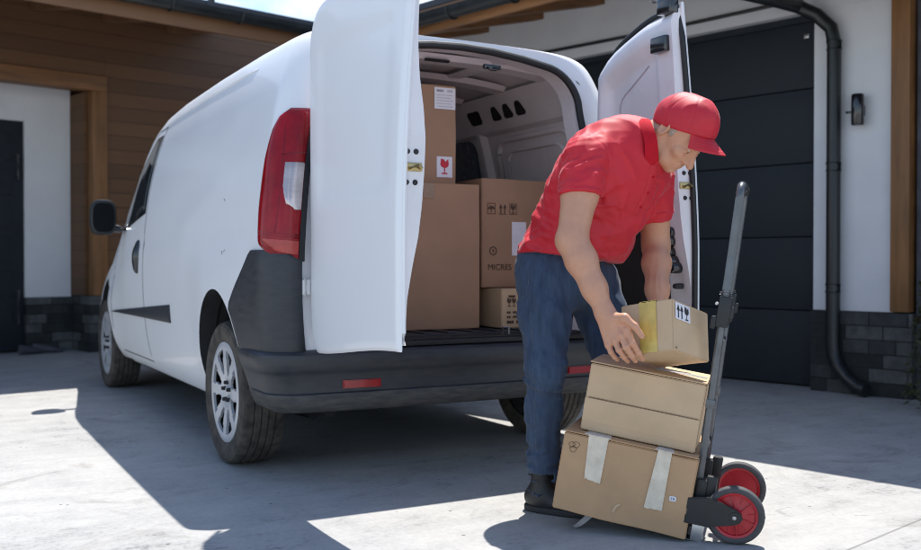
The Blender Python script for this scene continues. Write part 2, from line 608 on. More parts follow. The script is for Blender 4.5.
sd = bpy.data.lights.new('sun', 'SUN')
sd.energy = 4.5
sd.angle = R(0.53)
sd.color = (1.0, 0.955, 0.89)
sun = bpy.data.objects.new('sun', sd)
COL.objects.link(sun)
sun.rotation_euler = SUN_TO.to_track_quat('Z', 'Y').to_euler()
sun.location = (3, 3, 12)

SC.view_settings.view_transform = 'Standard'
SC.view_settings.look = 'None'
SC.view_settings.exposure = 0.70
SC.view_settings.gamma = 1.0
SC.view_settings.use_curve_mapping = False
SC.render.engine = 'CYCLES'
SC.cycles.use_denoising = True
SC.cycles.filter_width = 0.95
SC.cycles.max_bounces = 10
SC.cycles.diffuse_bounces = 6

# ------------------------------------------------------------------ ground
bm = bmesh.new()
ext = [-900, -60, -25, -12, 12, 25, 60, 900]
grid(bm, [[(x, y, 0) for x in ext] for y in ext])
g = finish('ground', bm, M['concrete'], smooth=False)
tag(g, kind='structure')

# ------------------------------------------------------------------ house (its own frame: x towards the garage wall, y along it, turned 14 degrees)
house = empty('house', (0, 0, 0), (0, 0, R(14)))
tag(house, 'house with brown board walls, white garage wing and dark gutters around the yard', 'house')
UA, VB, VR = 3.66, 6.75, 7.20        # garage wall, board wall, back of the porch recess
GZ = 2.66                            # top of the garage opening


def hbox(name, boxes, m, bev=0.0, parent=None, label=None):
    bm = bmesh.new()
    for lo, hi in boxes:
        box(bm, lo, hi, bev)
    o = finish(name, bm, m, parent or house)
    if label:
        o['label'] = label
    split_islands(o)
    return o


# garage wing: white wall above the stone plinth, opening for the door
hbox('garage_wall', [((UA, -0.13, 0.565), (UA + 0.3, 0.43, GZ)), ((UA, 0.431, GZ), (UA + 0.3, 3.6, 3.2)),
                     ((UA, -0.13, GZ + 0.001), (UA + 0.3, 0.43, 3.2)), ((UA, 3.601, 0.565), (UA + 0.3, VB, 3.2))], M['render_wall'])
hbox('stone_plinth', [((UA - 0.035, -0.27, -0.02), (UA + 0.3, 0.43, 0.563)), ((UA - 0.035, 3.60, -0.02), (UA + 0.3, VB - 0.04, 0.563)),
                      ((1.097, VB - 0.035, -0.02), (1.297, VR + 0.3, 0.562)), ((1.3, VB - 0.03, -0.02), (UA - 0.04, VB + 0.3, 0.56)), ((0.64, VR - 0.03, -0.02), (1.095, VR + 0.3, 0.545))], M['stone'])
# sectional garage door
gd = empty('garage_door')
gd.parent = house
bm = bmesh.new()
zz = [0.012, 0.55, 1.08, 1.61, 2.14, GZ]
for a, b in zip(zz[:-1], zz[1:]):
    box(bm, (UA + 0.10, 0.44, a + 0.003), (UA + 0.16, 3.6, b - 0.003), 0.008)
finish('panel', bm, M['anthracite'], gd)
bm = bmesh.new()
box(bm, (UA + 0.07, 0.431, 0), (UA + 0.098, 0.47, GZ - 0.001))
box(bm, (UA + 0.07, 0.471, GZ - 0.05), (UA + 0.098, 3.57, GZ - 0.001))
box(bm, (UA + 0.07, 3.571, 0), (UA + 0.098, 3.599, GZ - 0.001))
box(bm, (UA + 0.165, 0.431, 0), (UA + 0.2, 3.599, GZ))
finish('door_frame', bm, M['anthracite'], gd)
bm = bmesh.new()
box(bm, (UA + 0.09, 0.52, 2.50), (UA + 0.1, 0.56, 2.53), 0.004)
finish('badge', bm, M['steel'], gd)
# corner post and what stands beyond it
bm = bmesh.new()
box(bm, (UA - 0.05, -0.255, 0.57), (UA + 0.10, -0.131, 3.4), 0.006)
finish('corner_post', bm, M['timber'], house)
hbox('slate_wall', [((UA + 0.02, -4.2, 0.0), (UA + 0.3, -0.275, 3.4))], M['slate'])
bm = bmesh.new()
for i in range(22):
    for j in range(9):
        y0 = -0.30 - j * 0.32 - (i % 2) * 0.16
        z0 = 0.95 + i * 0.105
        box(bm, (UA - 0.005 + 0.004 * (i % 2), y0 - 0.312, z0), (UA + 0.018, y0, z0 + 0.101), 0.004)
finish('slate_cladding', bm, M['slate'], house)
# downpipe: swan neck at the top, elbow and shoe at the foot
bm = bmesh.new()
tube(bm, [(2.205, 0.62, 2.80), (2.21, 0.62, 2.72), (2.40, 0.60, 2.66), (3.2, 0.52, 2.68), (3.50, 0.47, 2.67), (3.56, 0.36, 2.60), (3.585, 0.27, 2.50), (3.59, 0.25, 2.40),
          (3.59, 0.25, 0.33), (3.585, 0.235, 0.25), (3.575, 0.20, 0.18), (3.56, 0.13, 0.11), (3.53, 0.03, 0.055), (3.52, -0.02, 0.05)], 0.047, 16)
finish('downpipe', bm, M['gutter'], house)
for z in (2.38, 0.72, 1.55):
    bm = bmesh.new()
    tube(bm, [(3.59, 0.25, z - 0.03), (3.59, 0.25, z + 0.03)], 0.053, 16)
    box(bm, (3.62, 0.235, z - 0.012), (UA + 0.002, 0.265, z + 0.012))
    finish('pipe_bracket', bm, M['gutter'], house)
# roof over the garage wing: rafters, boards, covering, gutter
UE, ZE = 2.31, 2.725                   # eave of the garage wing
SL = (3.06 - ZE) / (UA - UE)


def rz(u):
    return ZE + (u - UE) * SL


bm = bmesh.new()
for k in range(-8, 6):
    v = 2.30 + 0.69 * k
    if v > 5.2:
        continue
    pts = [(UE + 0.04, v, rz(UE + 0.04)), (UA - 0.003, v, rz(UA)), (UA - 0.003, v, rz(UA) + 0.16), (UE + 0.04, v, rz(UE) + 0.10)]
    prism(bm, pts, (0, 0.12, 0))
split_islands(finish('rafter', bm, M['timber_h'], house))
def sheet(u0, u1, v0, v1, off, th):
    return [(u0, v0, rz(u0) + off), (u1, v0, rz(u1) + off), (u1, v0, rz(u1) + off + th), (u0, v0, rz(u0) + off + th)], (0, v1 - v0, 0)
bm = bmesh.new()
p, vv = sheet(UE, UA + 0.3, -4.2, 4.70, 0.165, 0.03)
prism(bm, p, vv)
finish('soffit', bm, M['wood_soffit'], house)
bm = bmesh.new()
p, vv = sheet(UE - 0.03, UA + 3.5, -4.2, 4.70, 0.20, 0.05)
prism(bm, p, vv)
finish('garage_roof', bm, M['tiles'], house)
bm = bmesh.new()
box(bm, (UE - 0.025, -4.2, ZE - 0.01), (UE + 0.01, 4.75, ZE + 0.19), 0.003)
finish('fascia', bm, M['timber_h'], house)


def gutter(name, a, b):
    a, b = Vector(a), Vector(b)
    d = (b - a).normalized()
    s = Vector((-d.y, d.x, 0))
    bm = bmesh.new()
    prof = [(math.cos(t) * 0.068, math.sin(t) * 0.068) for t in np.linspace(PI, 2 * PI, 13)]
    prof = [(-0.072, 0.012)] + prof + [(0.072, 0.012)]
    inner = [(x * 0.9, min(y * 0.9 + 0.004, 0.012)) for x, y in reversed(prof)]
    rows = []
    for p in (a, b):
        rows.append([p + s * x + Vector((0, 0, y)) for x, y in prof + inner])
    v = grid(bm, rows, closed=True)
    bm.faces.new(v[0])
    bm.faces.new(list(reversed(v[1])))
    n = int((b - a).length / 0.65)
    for i in range(n):
        p = a + d * (0.3 + i * 0.65)
        tube(bm, [p + s * x * 1.08 + Vector((0, 0, y * 1.08)) for x, y in prof], 0.008, 6)
    return finish(name, bm, M['gutter'], house)


gutter('gutter', (UE - 0.105, -4.2, ZE + 0.10), (UE - 0.105, 4.62, ZE + 0.10))

# board wing with the porch recess
EV, EZ = 4.80, 2.99
L0 = -6.5
hbox('board_wall', [((1.285, VB, 0.562), (UA - 0.001, VB + 0.3, 3.41)), ((L0, VB, 2.755), (1.284, VB + 0.3, 3.41)),
                    ((1.10, VB + 0.121, 0.566), (1.28, VR + 0.3, 2.60)), ((L0, VB, 0), (-1.25, VB + 0.3, 2.754))], M['wood'])
hbox('porch_ceiling', [((-1.24, VB + 0.121, 2.658), (1.28, VR + 0.3, 2.754))], M['wood_soffit_b'])
hbox('porch_back_wall', [((0.64, VR, 0.546), (1.095, VR + 0.2, 2.657)), ((-1.24, VR, 2.30), (0.639, VR + 0.2, 2.657)), ((-1.24, VR, 0.0), (-0.42, VR + 0.2, 2.299))], M['render_wall'])
bm = bmesh.new()
box(bm, (1.13, VB - 0.03, 0.565), (1.283, VB + 0.12, 2.605), 0.006)
finish('porch_post', bm, M['timber'], house)
bm = bmesh.new()
box(bm, (-1.24, VB - 0.032, 2.607), (1.283, VB + 0.12, 2.753), 0.006)
finish('porch_beam', bm, M['timber_h'], house)
dr = empty('entrance_door')
dr.parent = house
bm = bmesh.new()
box(bm, (-0.419, VR + 0.03, 0.02), (0.638, VR + 0.1, 2.298), 0.004)
for i in range(6):
    box(bm, (-0.30, VR + 0.022, 0.2 + i * 0.34), (0.52, VR + 0.04, 0.48 + i * 0.34), 0.006)
finish('door_leaf', bm, M['anthracite'], dr)
bm = bmesh.new()
tube(bm, [(0.565, VR - 0.03, 1.72), (0.565, VR - 0.03, 1.96)], 0.012, 10)
tube(bm, [(0.565, VR - 0.03, 1.75), (0.565, VR + 0.03, 1.75)], 0.008, 8)
tube(bm, [(0.565, VR - 0.03, 1.93), (0.565, VR + 0.03, 1.93)], 0.008, 8)
tube(bm, [(0.565, VR - 0.03, 0.28), (0.565, VR - 0.03, 0.62)], 0.012, 10)
tube(bm, [(0.565, VR - 0.03, 0.32), (0.565, VR + 0.03, 0.32)], 0.008, 8)
tube(bm, [(0.565, VR - 0.03, 0.58), (0.565, VR + 0.03, 0.58)], 0.008, 8)
split_islands(finish('handle', bm, M['steel'], dr))
SB = 0.16


def rb(v):
    return EZ + (v - EV) * SB


bm = bmesh.new()
for k in range(-12, 7):
    u = -0.15 + 0.69 * k
    if L0 < u < 1.95:
        prism(bm, [(u, EV + 0.04, rb(EV)), (u, VB - 0.002, rb(VB)), (u, VB - 0.002, rb(VB) + 0.092), (u, EV + 0.04, rb(EV) + 0.05)], (0.1, 0, 0))
split_islands(finish('rafter', bm, M['wood_soffit_b'], house))
bm = bmesh.new()
prism(bm, [(L0, EV, rb(EV) + 0.095), (L0, VB + 0.3, rb(VB + 0.3) + 0.095), (L0, VB + 0.3, rb(VB + 0.3) + 0.118), (L0, EV, rb(EV) + 0.118)], (2.42 - L0, 0, 0))
finish('soffit', bm, M['wood_soffit_b'], house)
bm = bmesh.new()
prism(bm, [(L0, EV - 0.02, rb(EV) + 0.125), (L0, VB + 4.5, rb(VB + 4.5) + 0.125), (L0, VB + 4.5, rb(VB + 4.5) + 0.165), (L0, EV - 0.02, rb(EV) + 0.165)], (2.45 - L0, 0, 0))
finish('main_roof', bm, M['tiles'], house)
bm = bmesh.new()
box(bm, (L0, EV - 0.02, EZ - 0.10), (2.40, EV + 0.015, EZ + 0.115), 0.003)
finish('fascia', bm, M['wood_soffit_b'], house)
gutter('gutter', (L0, EV - 0.10, EZ + 0.07), (2.38, EV - 0.10, EZ + 0.07))
# snow hooks along the eave edge
bm = bmesh.new()
for k in range(-6, 5):
    u = 0.3 + 0.55 * k
    if u > 1.9:
        continue
    box(bm, (u, EV + 0.02, rb(EV) + 0.166), (u + 0.03, EV + 0.10, rb(EV) + 0.23), 0.004)
split_islands(finish('snow_hook', bm, M['gutter'], house))

HM = Matrix.Rotation(R(14), 4, 'Z')


def hp(u, v, z):
    return HM @ Vector((u, v, z))


# closed backs of both wings
hbox('rear_wall', [((L0, 8.2, -0.02), (UA + 3.6, 8.4, 3.3)), ((UA + 3.4, -4.2, -0.02), (UA + 3.6, 8.199, 3.3)), ((UA + 0.31, -4.2, -0.02), (UA + 3.399, -4.0, 3.3)),
                   ((L0 - 0.2, VB, -0.02), (L0 - 0.001, 8.4, 3.3)), ((UA + 0.31, 4.6, -0.02), (UA + 3.39, 4.8, 3.4))], M['wood'])

# wall lamp: black tube with a bracket arm
lamp = empty('wall_lamp', hp(UA, 0.08, 1.92), (0, 0, R(14)))
tag(lamp, 'small black cylinder lamp on the white wall between downpipe and timber post', 'wall lamp')
bm = bmesh.new()
prof = [(0.0, -0.105), (0.036, -0.105), (0.041, -0.095), (0.041, 0.095), (0.036, 0.105), (0.0, 0.105)]
lathe(bm, prof, 24, Matrix.Translation((-0.075, 0, 0)) @ Matrix.Rotation(R(90), 4, 'Y'))
finish('lamp_body', bm, M['gloss_black'], lamp)
bm = bmesh.new()
box(bm, (-0.04, -0.02, -0.035), (-0.001, 0.02, 0.035), 0.004)
box(bm, (-0.02, 0.02, -0.008), (-0.002, 0.11, 0.006))
finish('bracket', bm, M['gloss_black'], lamp)
# cable along the wall above the garage
bm = bmesh.new()
tube(bm, [hp(UA - 0.02, v, 2.765 - 0.02 * math.sin((v + 0.1) * 0.9)) for v in np.linspace(0.3, 6.0, 24)], 0.014, 8)
o = finish('wall_cable', bm, M['gutter'])
tag(o, 'thin dark cable running along the white wall above the garage door', 'cable')
# two pale shoes by the entrance door
for i, (u, v, a) in enumerate(((0.60, 6.92, 20), (0.78, 6.98, -15))):
    bm = bmesh.new()
    rows = []
    for t in np.linspace(0, 1, 14):
        x = -0.14 + 0.28 * t
        wd = 0.042 * math.sin(PI * min(1, max(0.03, t * 0.93 + 0.05))) ** 0.45
        h = 0.10 - 0.045 * t if t < 0.45 else 0.08 - 0.06 * ((t - 0.45) / 0.55) ** 1.3
        rows.append([(x, wd * math.cos(q), max(0.002, h * 0.5 + h * 0.5 * math.sin(q))) for q in np.linspace(0, 2 * PI, 14, endpoint=False)])
    vv = grid(bm, rows, closed=True)
    bm.faces.new(vv[0]); bm.faces.new(list(reversed(vv[-1])))
    sh = finish('shoe', bm, M['slate'])
    sh.location = hp(u, v, 0.003)
    sh.rotation_euler = (0, 0, R(14 + a))
    tag(sh, 'small grey shoe by the stone plinth, ' + ('nearer the dark entrance door' if i == 0 else 'farther from the dark entrance door'), 'shoe', 'shoes left by the entrance door')

# bush at the right edge, in front of the slate wall
bush = empty('shrub', hp(3.30, -0.62, 0))
tag(bush, 'dark leafy shrub at the foot of the slate wall beyond the timber post', 'shrub')
rng = random.Random(3)
bm = bmesh.new()
for i in range(900):
    z = rng.random() ** 0.8 * 0.8 + 0.03
    rr = 0.26 * math.sqrt(rng.random()) * (1.15 - 0.6 * z)
    a = rng.random() * 2 * PI
    c = Vector((rr * math.cos(a), rr * math.sin(a) * 0.8, z))
    s = rng.uniform(0.018, 0.034)
    e = Euler((rng.uniform(-1, 1), rng.uniform(-1, 1), rng.random() * 6.3)).to_matrix()
    f = bm.faces.new([bm.verts.new(c + e @ Vector(q)) for q in ((-s, 0, 0), (0, -s * 0.5, s * 0.2), (s, 0, 0), (0, s * 0.5, s * 0.2))])
bm.normal_update()
leafm = mat('shrub_leaf', (0.075, 0.05, 0.025), 0.6, var=0.6, scale=9, col2=(0.05, 0.07, 0.02))
finish('foliage', bm, leafm, bush, smooth=False)
bm = bmesh.new()
for i in range(9):
    a = rng.random() * 2 * PI
    tube(bm, [(0.03 * math.cos(a), 0.03 * math.sin(a), -0.01), (0.10 * math.cos(a), 0.09 * math.sin(a), 0.35), (0.17 * math.cos(a), 0.15 * math.sin(a), rng.uniform(0.5, 0.8))], [0.008, 0.005, 0.002], 6)
split_islands(finish('stem', bm, M['timber'], bush))
# ------------------------------------------------------------------ van
M['mirror_dark'] = mat('mirror_dark', (0.006, 0.007, 0.008), 0.6, var=0.2, spec=0.1)
van = empty('delivery_van', (0, 0, 0))
tag(van, 'white delivery van with both rear doors open, dark bumper and tall red tail lamps', 'van')

PROF = [(0.0, 0.215), (0.35, 0.21), (0.62, 0.212), (0.765, 0.225), (0.815, 0.25), (0.845, 0.30), (0.866, 0.36), (0.885, 0.45), (0.899, 0.56), (0.908, 0.68),
        (0.912, 0.80), (0.911, 0.93), (0.902, 1.06), (0.887, 1.20), (0.866, 1.34), (0.838, 1.47), (0.805, 1.59), (0.770, 1.69), (0.738, 1.762),
        (0.702, 1.815), (0.645, 1.848), (0.55, 1.866), (0.40, 1.873), (0.2, 1.877), (0.0, 1.878)]


def catmull(pts, per=4):
    P = [np.array(p, float) for p in pts]
    out = []
    for i in range(len(P) - 1):
        a, b, c, d = P[max(i - 1, 0)], P[i], P[i + 1], P[min(i + 2, len(P) - 1)]
        for k in range(per):
            t = k / per
            out.append(0.5 * ((2 * b) + (-a + c) * t + (2 * a - 5 * b + 4 * c - d) * t * t + (-a + 3 * b - 3 * c + d) * t ** 3))
    out.append(P[-1])
    return np.array(out)


HALF = catmull(PROF, 3)
SIDE = HALF[(HALF[:, 1] > 0.222) & (HALF[:, 0] > 0.5)]
ZB = 0.215


def W(z):
    return float(np.interp(z, SIDE[:, 1], SIDE[:, 0]))


ZT = ([0, .05, .15, .3, .8, 1.5, 2.2, 2.6, 2.85, 3.1, 3.4, 3.7, 3.88, 4.0, 4.25, 4.5, 4.63, 4.72, 4.76],
      [1.866, 1.876, 1.884, 1.890, 1.895, 1.890, 1.872, 1.845, 1.80, 1.665, 1.46, 1.25, 1.135, 1.10, 1.045, 0.95, 0.86, 0.74, 0.62])
KX = ([0, 3.0, 3.7, 4.0, 4.25, 4.5, 4.63, 4.72, 4.76], [1, 1, .985, .97, .945, .88, .81, .70, .60])
RR = 0.11
WBY = (0.76, 0.76 + 3.105)


def ztop(d):
    return float(np.interp(d, *ZT))


def lean(z):
    return 0.05 + 0.125 * max(0.0, (z - 0.95) / 0.9) ** 1.6


def shrink(d):
    return RR - math.sqrt(max(0, RR * RR - max(0, RR - d) ** 2))


def body_pt(d, w, z0):
    """w, z0 on the reference half profile; d metres forward of the rear plane"""
    z = ZB + (z0 - ZB) * (ztop(d) - ZB) / (1.878 - ZB)
    x = w * float(np.interp(d, *KX))
    if z0 < 1.0:
        for ya in WBY:
            x += 0.020 * math.exp(-((d - ya + 0.03) / 0.46) ** 4) * float(smoothstep(0.25, 0.5, z0) * (1 - smoothstep(0.78, 1.0, z0))) * (1 if w > 0.6 else 0)
    # pressed field in the upper side panel
    if w > 0.7:
        # belt crease
        x -= 0.004 * float(smoothstep(0.98, 1.01, z0) * (1 - smoothstep(1.02, 1.08, z0)))
        # pressing that sweeps from the lamp down to the door
        zl = 1.36 - 0.36 * float(smoothstep(0.35, 2.2, d))
        x -= 0.0035 * float(smoothstep(zl - 0.03, zl + 0.015, z0) * (1 - smoothstep(zl + 0.10, zl + 0.24, z0)) * smoothstep(0.3, 0.55, d) * (1 - smoothstep(2.0, 2.3, d)))
    if z0 < 0.5 and d < 0.7:
        z = max(z, 0.335 - 0.12 * float(smoothstep(0.42, 0.7, d)))
    s = shrink(d)
    x = max(0.0, x - s * float(smoothstep(0.0, 0.5, w)))
    y = d + lean(z) * max(0, 1 - d / 0.8)
    return x, y, z


def side_x(y, z):
    """half width of the body side at world y, z (for things laid on it)"""
    d = y
    for _ in range(4):
        d = (y - lean(z)) / (1 - lean(z) / 0.8) if y < 0.8 else y
    z0 = ZB + (z - ZB) * (1.878 - ZB) / (ztop(d) - ZB)
    return body_pt(d, W(z0), z0)[0]


DS = [0, .006, .015, .03, .05, .075, .1, .13, .17] + list(np.arange(.21, 4.42, .045)) + [4.45, 4.5, 4.55, 4.6, 4.64, 4.68, 4.71, 4.735, 4.755]
bm = bmesh.new()
rows = []
for d in DS:
    half = [body_pt(d, w, z) for w, z in HALF]
    row = [(x, y, z) for x, y, z in half] + [(-x, y, z) for x, y, z in reversed(half[1:-1])]
    rows.append(row)
vv = grid(bm, rows, closed=True)
bm.faces.new(vv[0])
bm.faces.new(list(reversed(vv[-1])))
body = finish('body', bm, M['paint'], van, angle=40)


def cutter(bm_, m):
    me = bpy.data.meshes.new('cut')
    bmesh.ops.recalc_face_normals(bm_, faces=bm_.faces[:])
    bm_.to_mesh(me)
    bm_.free()
    me.materials.append(m)
    o = bpy.data.objects.new('cut', me)
    COL.objects.link(o)
    return o


cuts = []
# cargo bay
bm = bmesh.new()
rows = []
bay = [(z, z) for z in ()]
zs = [0.575, 0.60, 0.75, 0.9, 1.05, 1.2, 1.35, 1.48, 1.58, 1.66, 1.72]
for d in (0.135, 0.16, 0.3, 0.6, 0.9, 1.2, 1.5, 1.8, 2.1):
    half = []
    for z in zs:
        half.append((W(z) - 0.065, z))
    half += [(0.635, 1.785), (0.55, 1.815), (0.40, 1.832), (0.2, 1.840), (0, 1.842)]
    dz = ztop(d) - 1.878
    k = 1 - 0.07 * float(smoothstep(0.16, 0.135, d))
    yy = lambda z: d + lean(z) * max(0, 1 - d / 0.8)
    row = [(0, yy(.575), 0.575)] + [(x * k, yy(z), z + (dz if z > 1.3 else 0)) for x, z in half] + [(-x * k, yy(z), z + (dz if z > 1.3 else 0)) for x, z in reversed(half[:-1])]
    rows.append(row)
vv = grid(bm, rows, closed=True)
bm.faces.new(vv[0]); bm.faces.new(list(reversed(vv[-1])))
cuts.append(cutter(bm, M['inner_paint']))


def aperture(off=0.0, n=10):
    """rear door opening outline (x, z), right half bottom to top then left"""
    bot, top, rad = 0.572 - off, 1.835 + off, 0.20
    half = [(0.59 + off, bot), (0.606 + off, 0.70), (0.615 + off, 0.9), (0.613 + off, 1.1), (0.606 + off, 1.3), (0.594 + off, 1.46), (0.582 + off, 1.57)]
    cx, cz = 0.40, 1.60
    for a in np.linspace(8, 82, n):
        half.append((cx + (0.182 + off) * math.cos(R(a)), cz + (0.182 + off) * math.sin(R(a))))
    half += [(0.30, top - 0.032), (0.15, top - 0.014), (0, top - 0.008)]
    return half + [(-x, z) for x, z in reversed(half[:-1])]


AP = aperture()
bm = bmesh.new()
grid_rows = [[(x, lean(z) + o, z) for x, z in AP] for o in (-0.3, 0.20)]
vv = grid(bm, grid_rows, closed=True)
bm.faces.new(vv[0]); bm.faces.new(list(reversed(vv[-1])))
cuts.append(cutter(bm, M['inner_paint']))
for s in (-1, 1):
    for y in WBY:
        bm = bmesh.new()
        lathe(bm, [(0.372, 0.585), (0.372, 1.2)], 56, Matrix.Translation((0, y, 0.325)) @ Matrix.Scale(s, 4, (1, 0, 0)) @ Matrix.Scale(1.22, 4, (0, 0, 1)), close=True)
        cuts.append(cutter(bm, M['disc']))
bpy.context.view_layer.update()
for i, c in enumerate(cuts):
    md = body.modifiers.new('cut%d' % i, 'BOOLEAN')
    md.operation = 'DIFFERENCE'
    md.solver = 'EXACT'
    md.object = c
    try:
        md.material_mode = 'TRANSFER'
    except Exception:
        pass
bpy.context.view_layer.update()
me = bpy.data.meshes.new_from_object(body.evaluated_get(bpy.context.evaluated_depsgraph_get()))
body.modifiers.clear()
body.data = me
for c in cuts:
    bpy.data.objects.remove(c)
names = [m.name if m else '' for m in me.materials]
ui = len(me.materials)
me.materials.append(M['under'])
for p in me.polygons:
    p.use_smooth = True
    if p.normal.z < -0.7 and p.center.z < 0.26:
        p.material_index = ui
try:
    me.set_sharp_from_angle(angle=R(33))
except Exception:
    pass


# rear corner strip coordinates: s from the rear plane round the corner to the side
LA = RR * PI / 2


def corner(s, z, off, sx):
    Wv = W(z)
    if s < 0:
        x, d, n = Wv - RR + s, 0.0, (0, -1)
    elif s < LA:
        a = s / RR
        x, d, n = Wv - RR + RR * math.sin(a), RR - RR * math.cos(a), (math.sin(a), -math.cos(a))
    else:
        d = RR + s - LA
        x, n = Wv, (1, 0)
        x = body_pt(d, W(z), z)[0]
    y = d + lean(z) * max(0, 1 - d / 0.8)
    return Vector((sx * (x + off * n[0]), y + off * n[1], z))


# --- tail lamps
def lamp_s(z):
    s1 = np.interp(z, [.905, .93, .97, 1.0, 1.1, 1.3, 1.42, 1.47, 1.505], [.040, .105, .165, .174, .182, .168, .142, .118, .072])
    return -0.016, float(s1)


for sx in (-1, 1):
    lampo = None
    bm = bmesh.new()
    out, inn = [], []
    for z in np.concatenate([np.linspace(.905, .99, 8), np.linspace(1.02, 1.42, 14), np.linspace(1.435, 1.505, 7)]):
        s0, s1 = lamp_s(z)
        ro, ri = [], []
        ez = min(1, min(z - .905, 1.505 - z) / 0.05)
        for t in np.linspace(0, 1, 17):
            s = s0 + (s1 - s0) * t
            e = min(1, min(t, 1 - t) / 0.16)
            o = 0.004 + 0.016 * math.sqrt(max(0, min(e, ez)))
            ro.append(corner(s, z, o, sx))
            ri.append(corner(s, z, -0.01, sx))
        out.append(ro); inn.append(ri)
    slab_from_rows(bm, out, inn)
    lampo = finish('tail_lamp', bm, M['red_lens'], van, angle=50)
    # pale reversing and indicator window
    bm = bmesh.new()
    out, inn = [], []
    for z in np.linspace(1.10, 1.285, 9):
        k = (z - 1.10) / 0.185
        s0, s1 = -0.010, 0.045 + 0.022 * min(1, k * 2.2) - 0.03 * max(0, 0.12 - k) / 0.12
        out.append([corner(s0 + (s1 - s0) * t, z, 0.0215 - 0.004 * abs(2 * t - 1) ** 4, sx) for t in np.linspace(0, 1, 9)])
        inn.append([corner(s0 + (s1 - s0) * t, z, 0.010, sx) for t in np.linspace(0, 1, 9)])
    slab_from_rows(bm, out, inn)
    finish('clear_window', bm, M['clear_lens'], lampo)
    # darker divider lines inside the lens
    bm = bmesh.new()
    for z in (0.99, 1.0):
        s0, s1 = lamp_s(z)
        tube(bm, [corner(s0 + (s1 - s0) * t, z + 0.02 * t, 0.0185, sx) for t in np.linspace(0.06, 0.88, 12)], 0.0018, 6)
    tube(bm, [corner(0.075 - 0.01 * math.sin(PI * k), z, 0.019, sx) for k, z in zip(np.linspace(0, 1, 14), np.linspace(1.01, 1.44, 14))], 0.0018, 6)
    tube(bm, [corner(0.075 - 0.085 * t, 1.315 + 0.012 * t, 0.0195, sx) for t in np.linspace(0, 1, 8)], 0.0018, 6)
    split_islands(finish('lens_rib', bm, M['red_dark'], lampo))
    # paler indicator band at the foot of the lens
    bm = bmesh.new()
    out, inn = [], []
    for z in np.linspace(.925, .978, 8):
        s1 = lamp_s(z)[1]
        a_, b_ = -0.008, s1 - 0.035
        out.append([corner(a_ + (b_ - a_) * t, z + 0.012 * t, 0.0212 - 0.003 * abs(2 * t - 1) ** 6, sx) for t in np.linspace(0, 1, 12)])
        inn.append([corner(a_ + (b_ - a_) * t, z + 0.012 * t, 0.010, sx) for t in np.linspace(0, 1, 12)])
    slab_from_rows(bm, out, inn)
    finish('indicator_band', bm, M['lens_pink'], lampo)

# --- rear bumper with wedges that rise beside the lamps to the wheel arches
BZ = [(.305, -.05), (.309, .0), (.320, .016), (.345, .026), (.372, .030), (.382, .026), (.387, .017), (.42, .018), (.455, .021), (.468, .030), (.485, .043), (.52, .047),
      (.538, .042), (.548, .028), (.553, .0), (.555, -.06)]


def bump_s1(z):
    line = 0.27 + (0.945 - z) * (0.28 / 0.225)
    dz = (z - 0.325) / 1.22
    arch = 0.76 - math.sqrt(max(0, 0.378 ** 2 - dz * dz)) - 0.16 + LA if abs(dz) < 0.378 else 9
    return min(line, arch)


bm = bmesh.new()
rows = []
for z, o in BZ:
    row = []
    sl = bump_s1(max(z, .33))
    ss = list(np.linspace(0, 1, 15))
    left = [corner(-0.02 + (sl + 0.02) * t, z, o * (1 - 0.75 * t ** 2) + 0.004, -1) for t in reversed(ss)]
    right = [corner(-0.02 + (sl + 0.02) * t, z, o * (1 - 0.75 * t ** 2) + 0.004, 1) for t in ss]
    xl = left[-1].x
    y0 = left[-1].y
    mid = [Vector((xl + (-2 * xl) * t, y0 - 0.022 * (1 - (2 * t - 1) ** 2), z)) for t in np.linspace(0, 1, 22)[1:-1]]
    rows.append(left + mid + right)
grid(bm, rows)
for sx in (-1, 1):
    out, inn = [], []
    for z in np.concatenate([np.linspace(.50, .90, 15), [.925, .945]]):
        s0, s1 = -0.030, bump_s1(z)
        if z > 0.90:
            s0 = -0.030 + (z - .90) * 1.3
        ts = np.linspace(0, 1, 21)
        edge = lambda t: 0.013 * min(1, min(t, 1 - t) / 0.06) ** 0.5
        out.append([corner(s0 + (s1 - s0) * t, z, 0.004 + edge(t) * (1 if z < .93 else 0.6), sx) for t in ts])
        inn.append([corner(s0 + (s1 - s0) * t, z, -0.006, sx) for t in ts])
    slab_from_rows(bm, out, inn)
bm.faces.ensure_lookup_table()
for f in bm.faces:
    f.material_index = 1 if f.calc_center_median().z < 0.384 else 0
bumper = finish('rear_bumper', bm, None, van, angle=38, mats=[M['plastic'], M['dusty_plastic']])
for sx in (-1, 1):
    bm = bmesh.new()
    x0, x1 = (0.455, 0.615)
    yb = lambda x: 0.05 - 0.0195 - 0.004 - 0.022 * (1 - (x / 0.79) ** 2)
    prism(bm, [(sx * x, yb(x) - 0.006, z) for x, z in ((x0, .400), (x1, .400), (x1, .432), (x0, .432))], (0, 0.03, 0), bev=0.004)
    finish('reflector', bm, M['reflector'], van)

# tread plate on the sill and ribbed cargo floor
bm = bmesh.new()
box(bm, (-0.60, 0.012, 0.556), (0.60, 0.17, 0.577), 0.005)
for i in range(4):
    box(bm, (-0.595, 0.03 + i * 0.034, 0.577), (0.595, 0.046 + i * 0.034, 0.584), 0.002)
finish('sill_plate', bm, M['rubber_seal'], van)
bm = bmesh.new()
box(bm, (-0.83, 0.175, 0.576), (0.83, 2.09, 0.588), 0.002)
for i in range(14):
    box(bm, (-0.78 + i * 0.12, 0.18, 0.588), (-0.74 + i * 0.12, 2.08, 0.594), 0.002)
finish('cargo_floor', bm, M['plastic'], van)
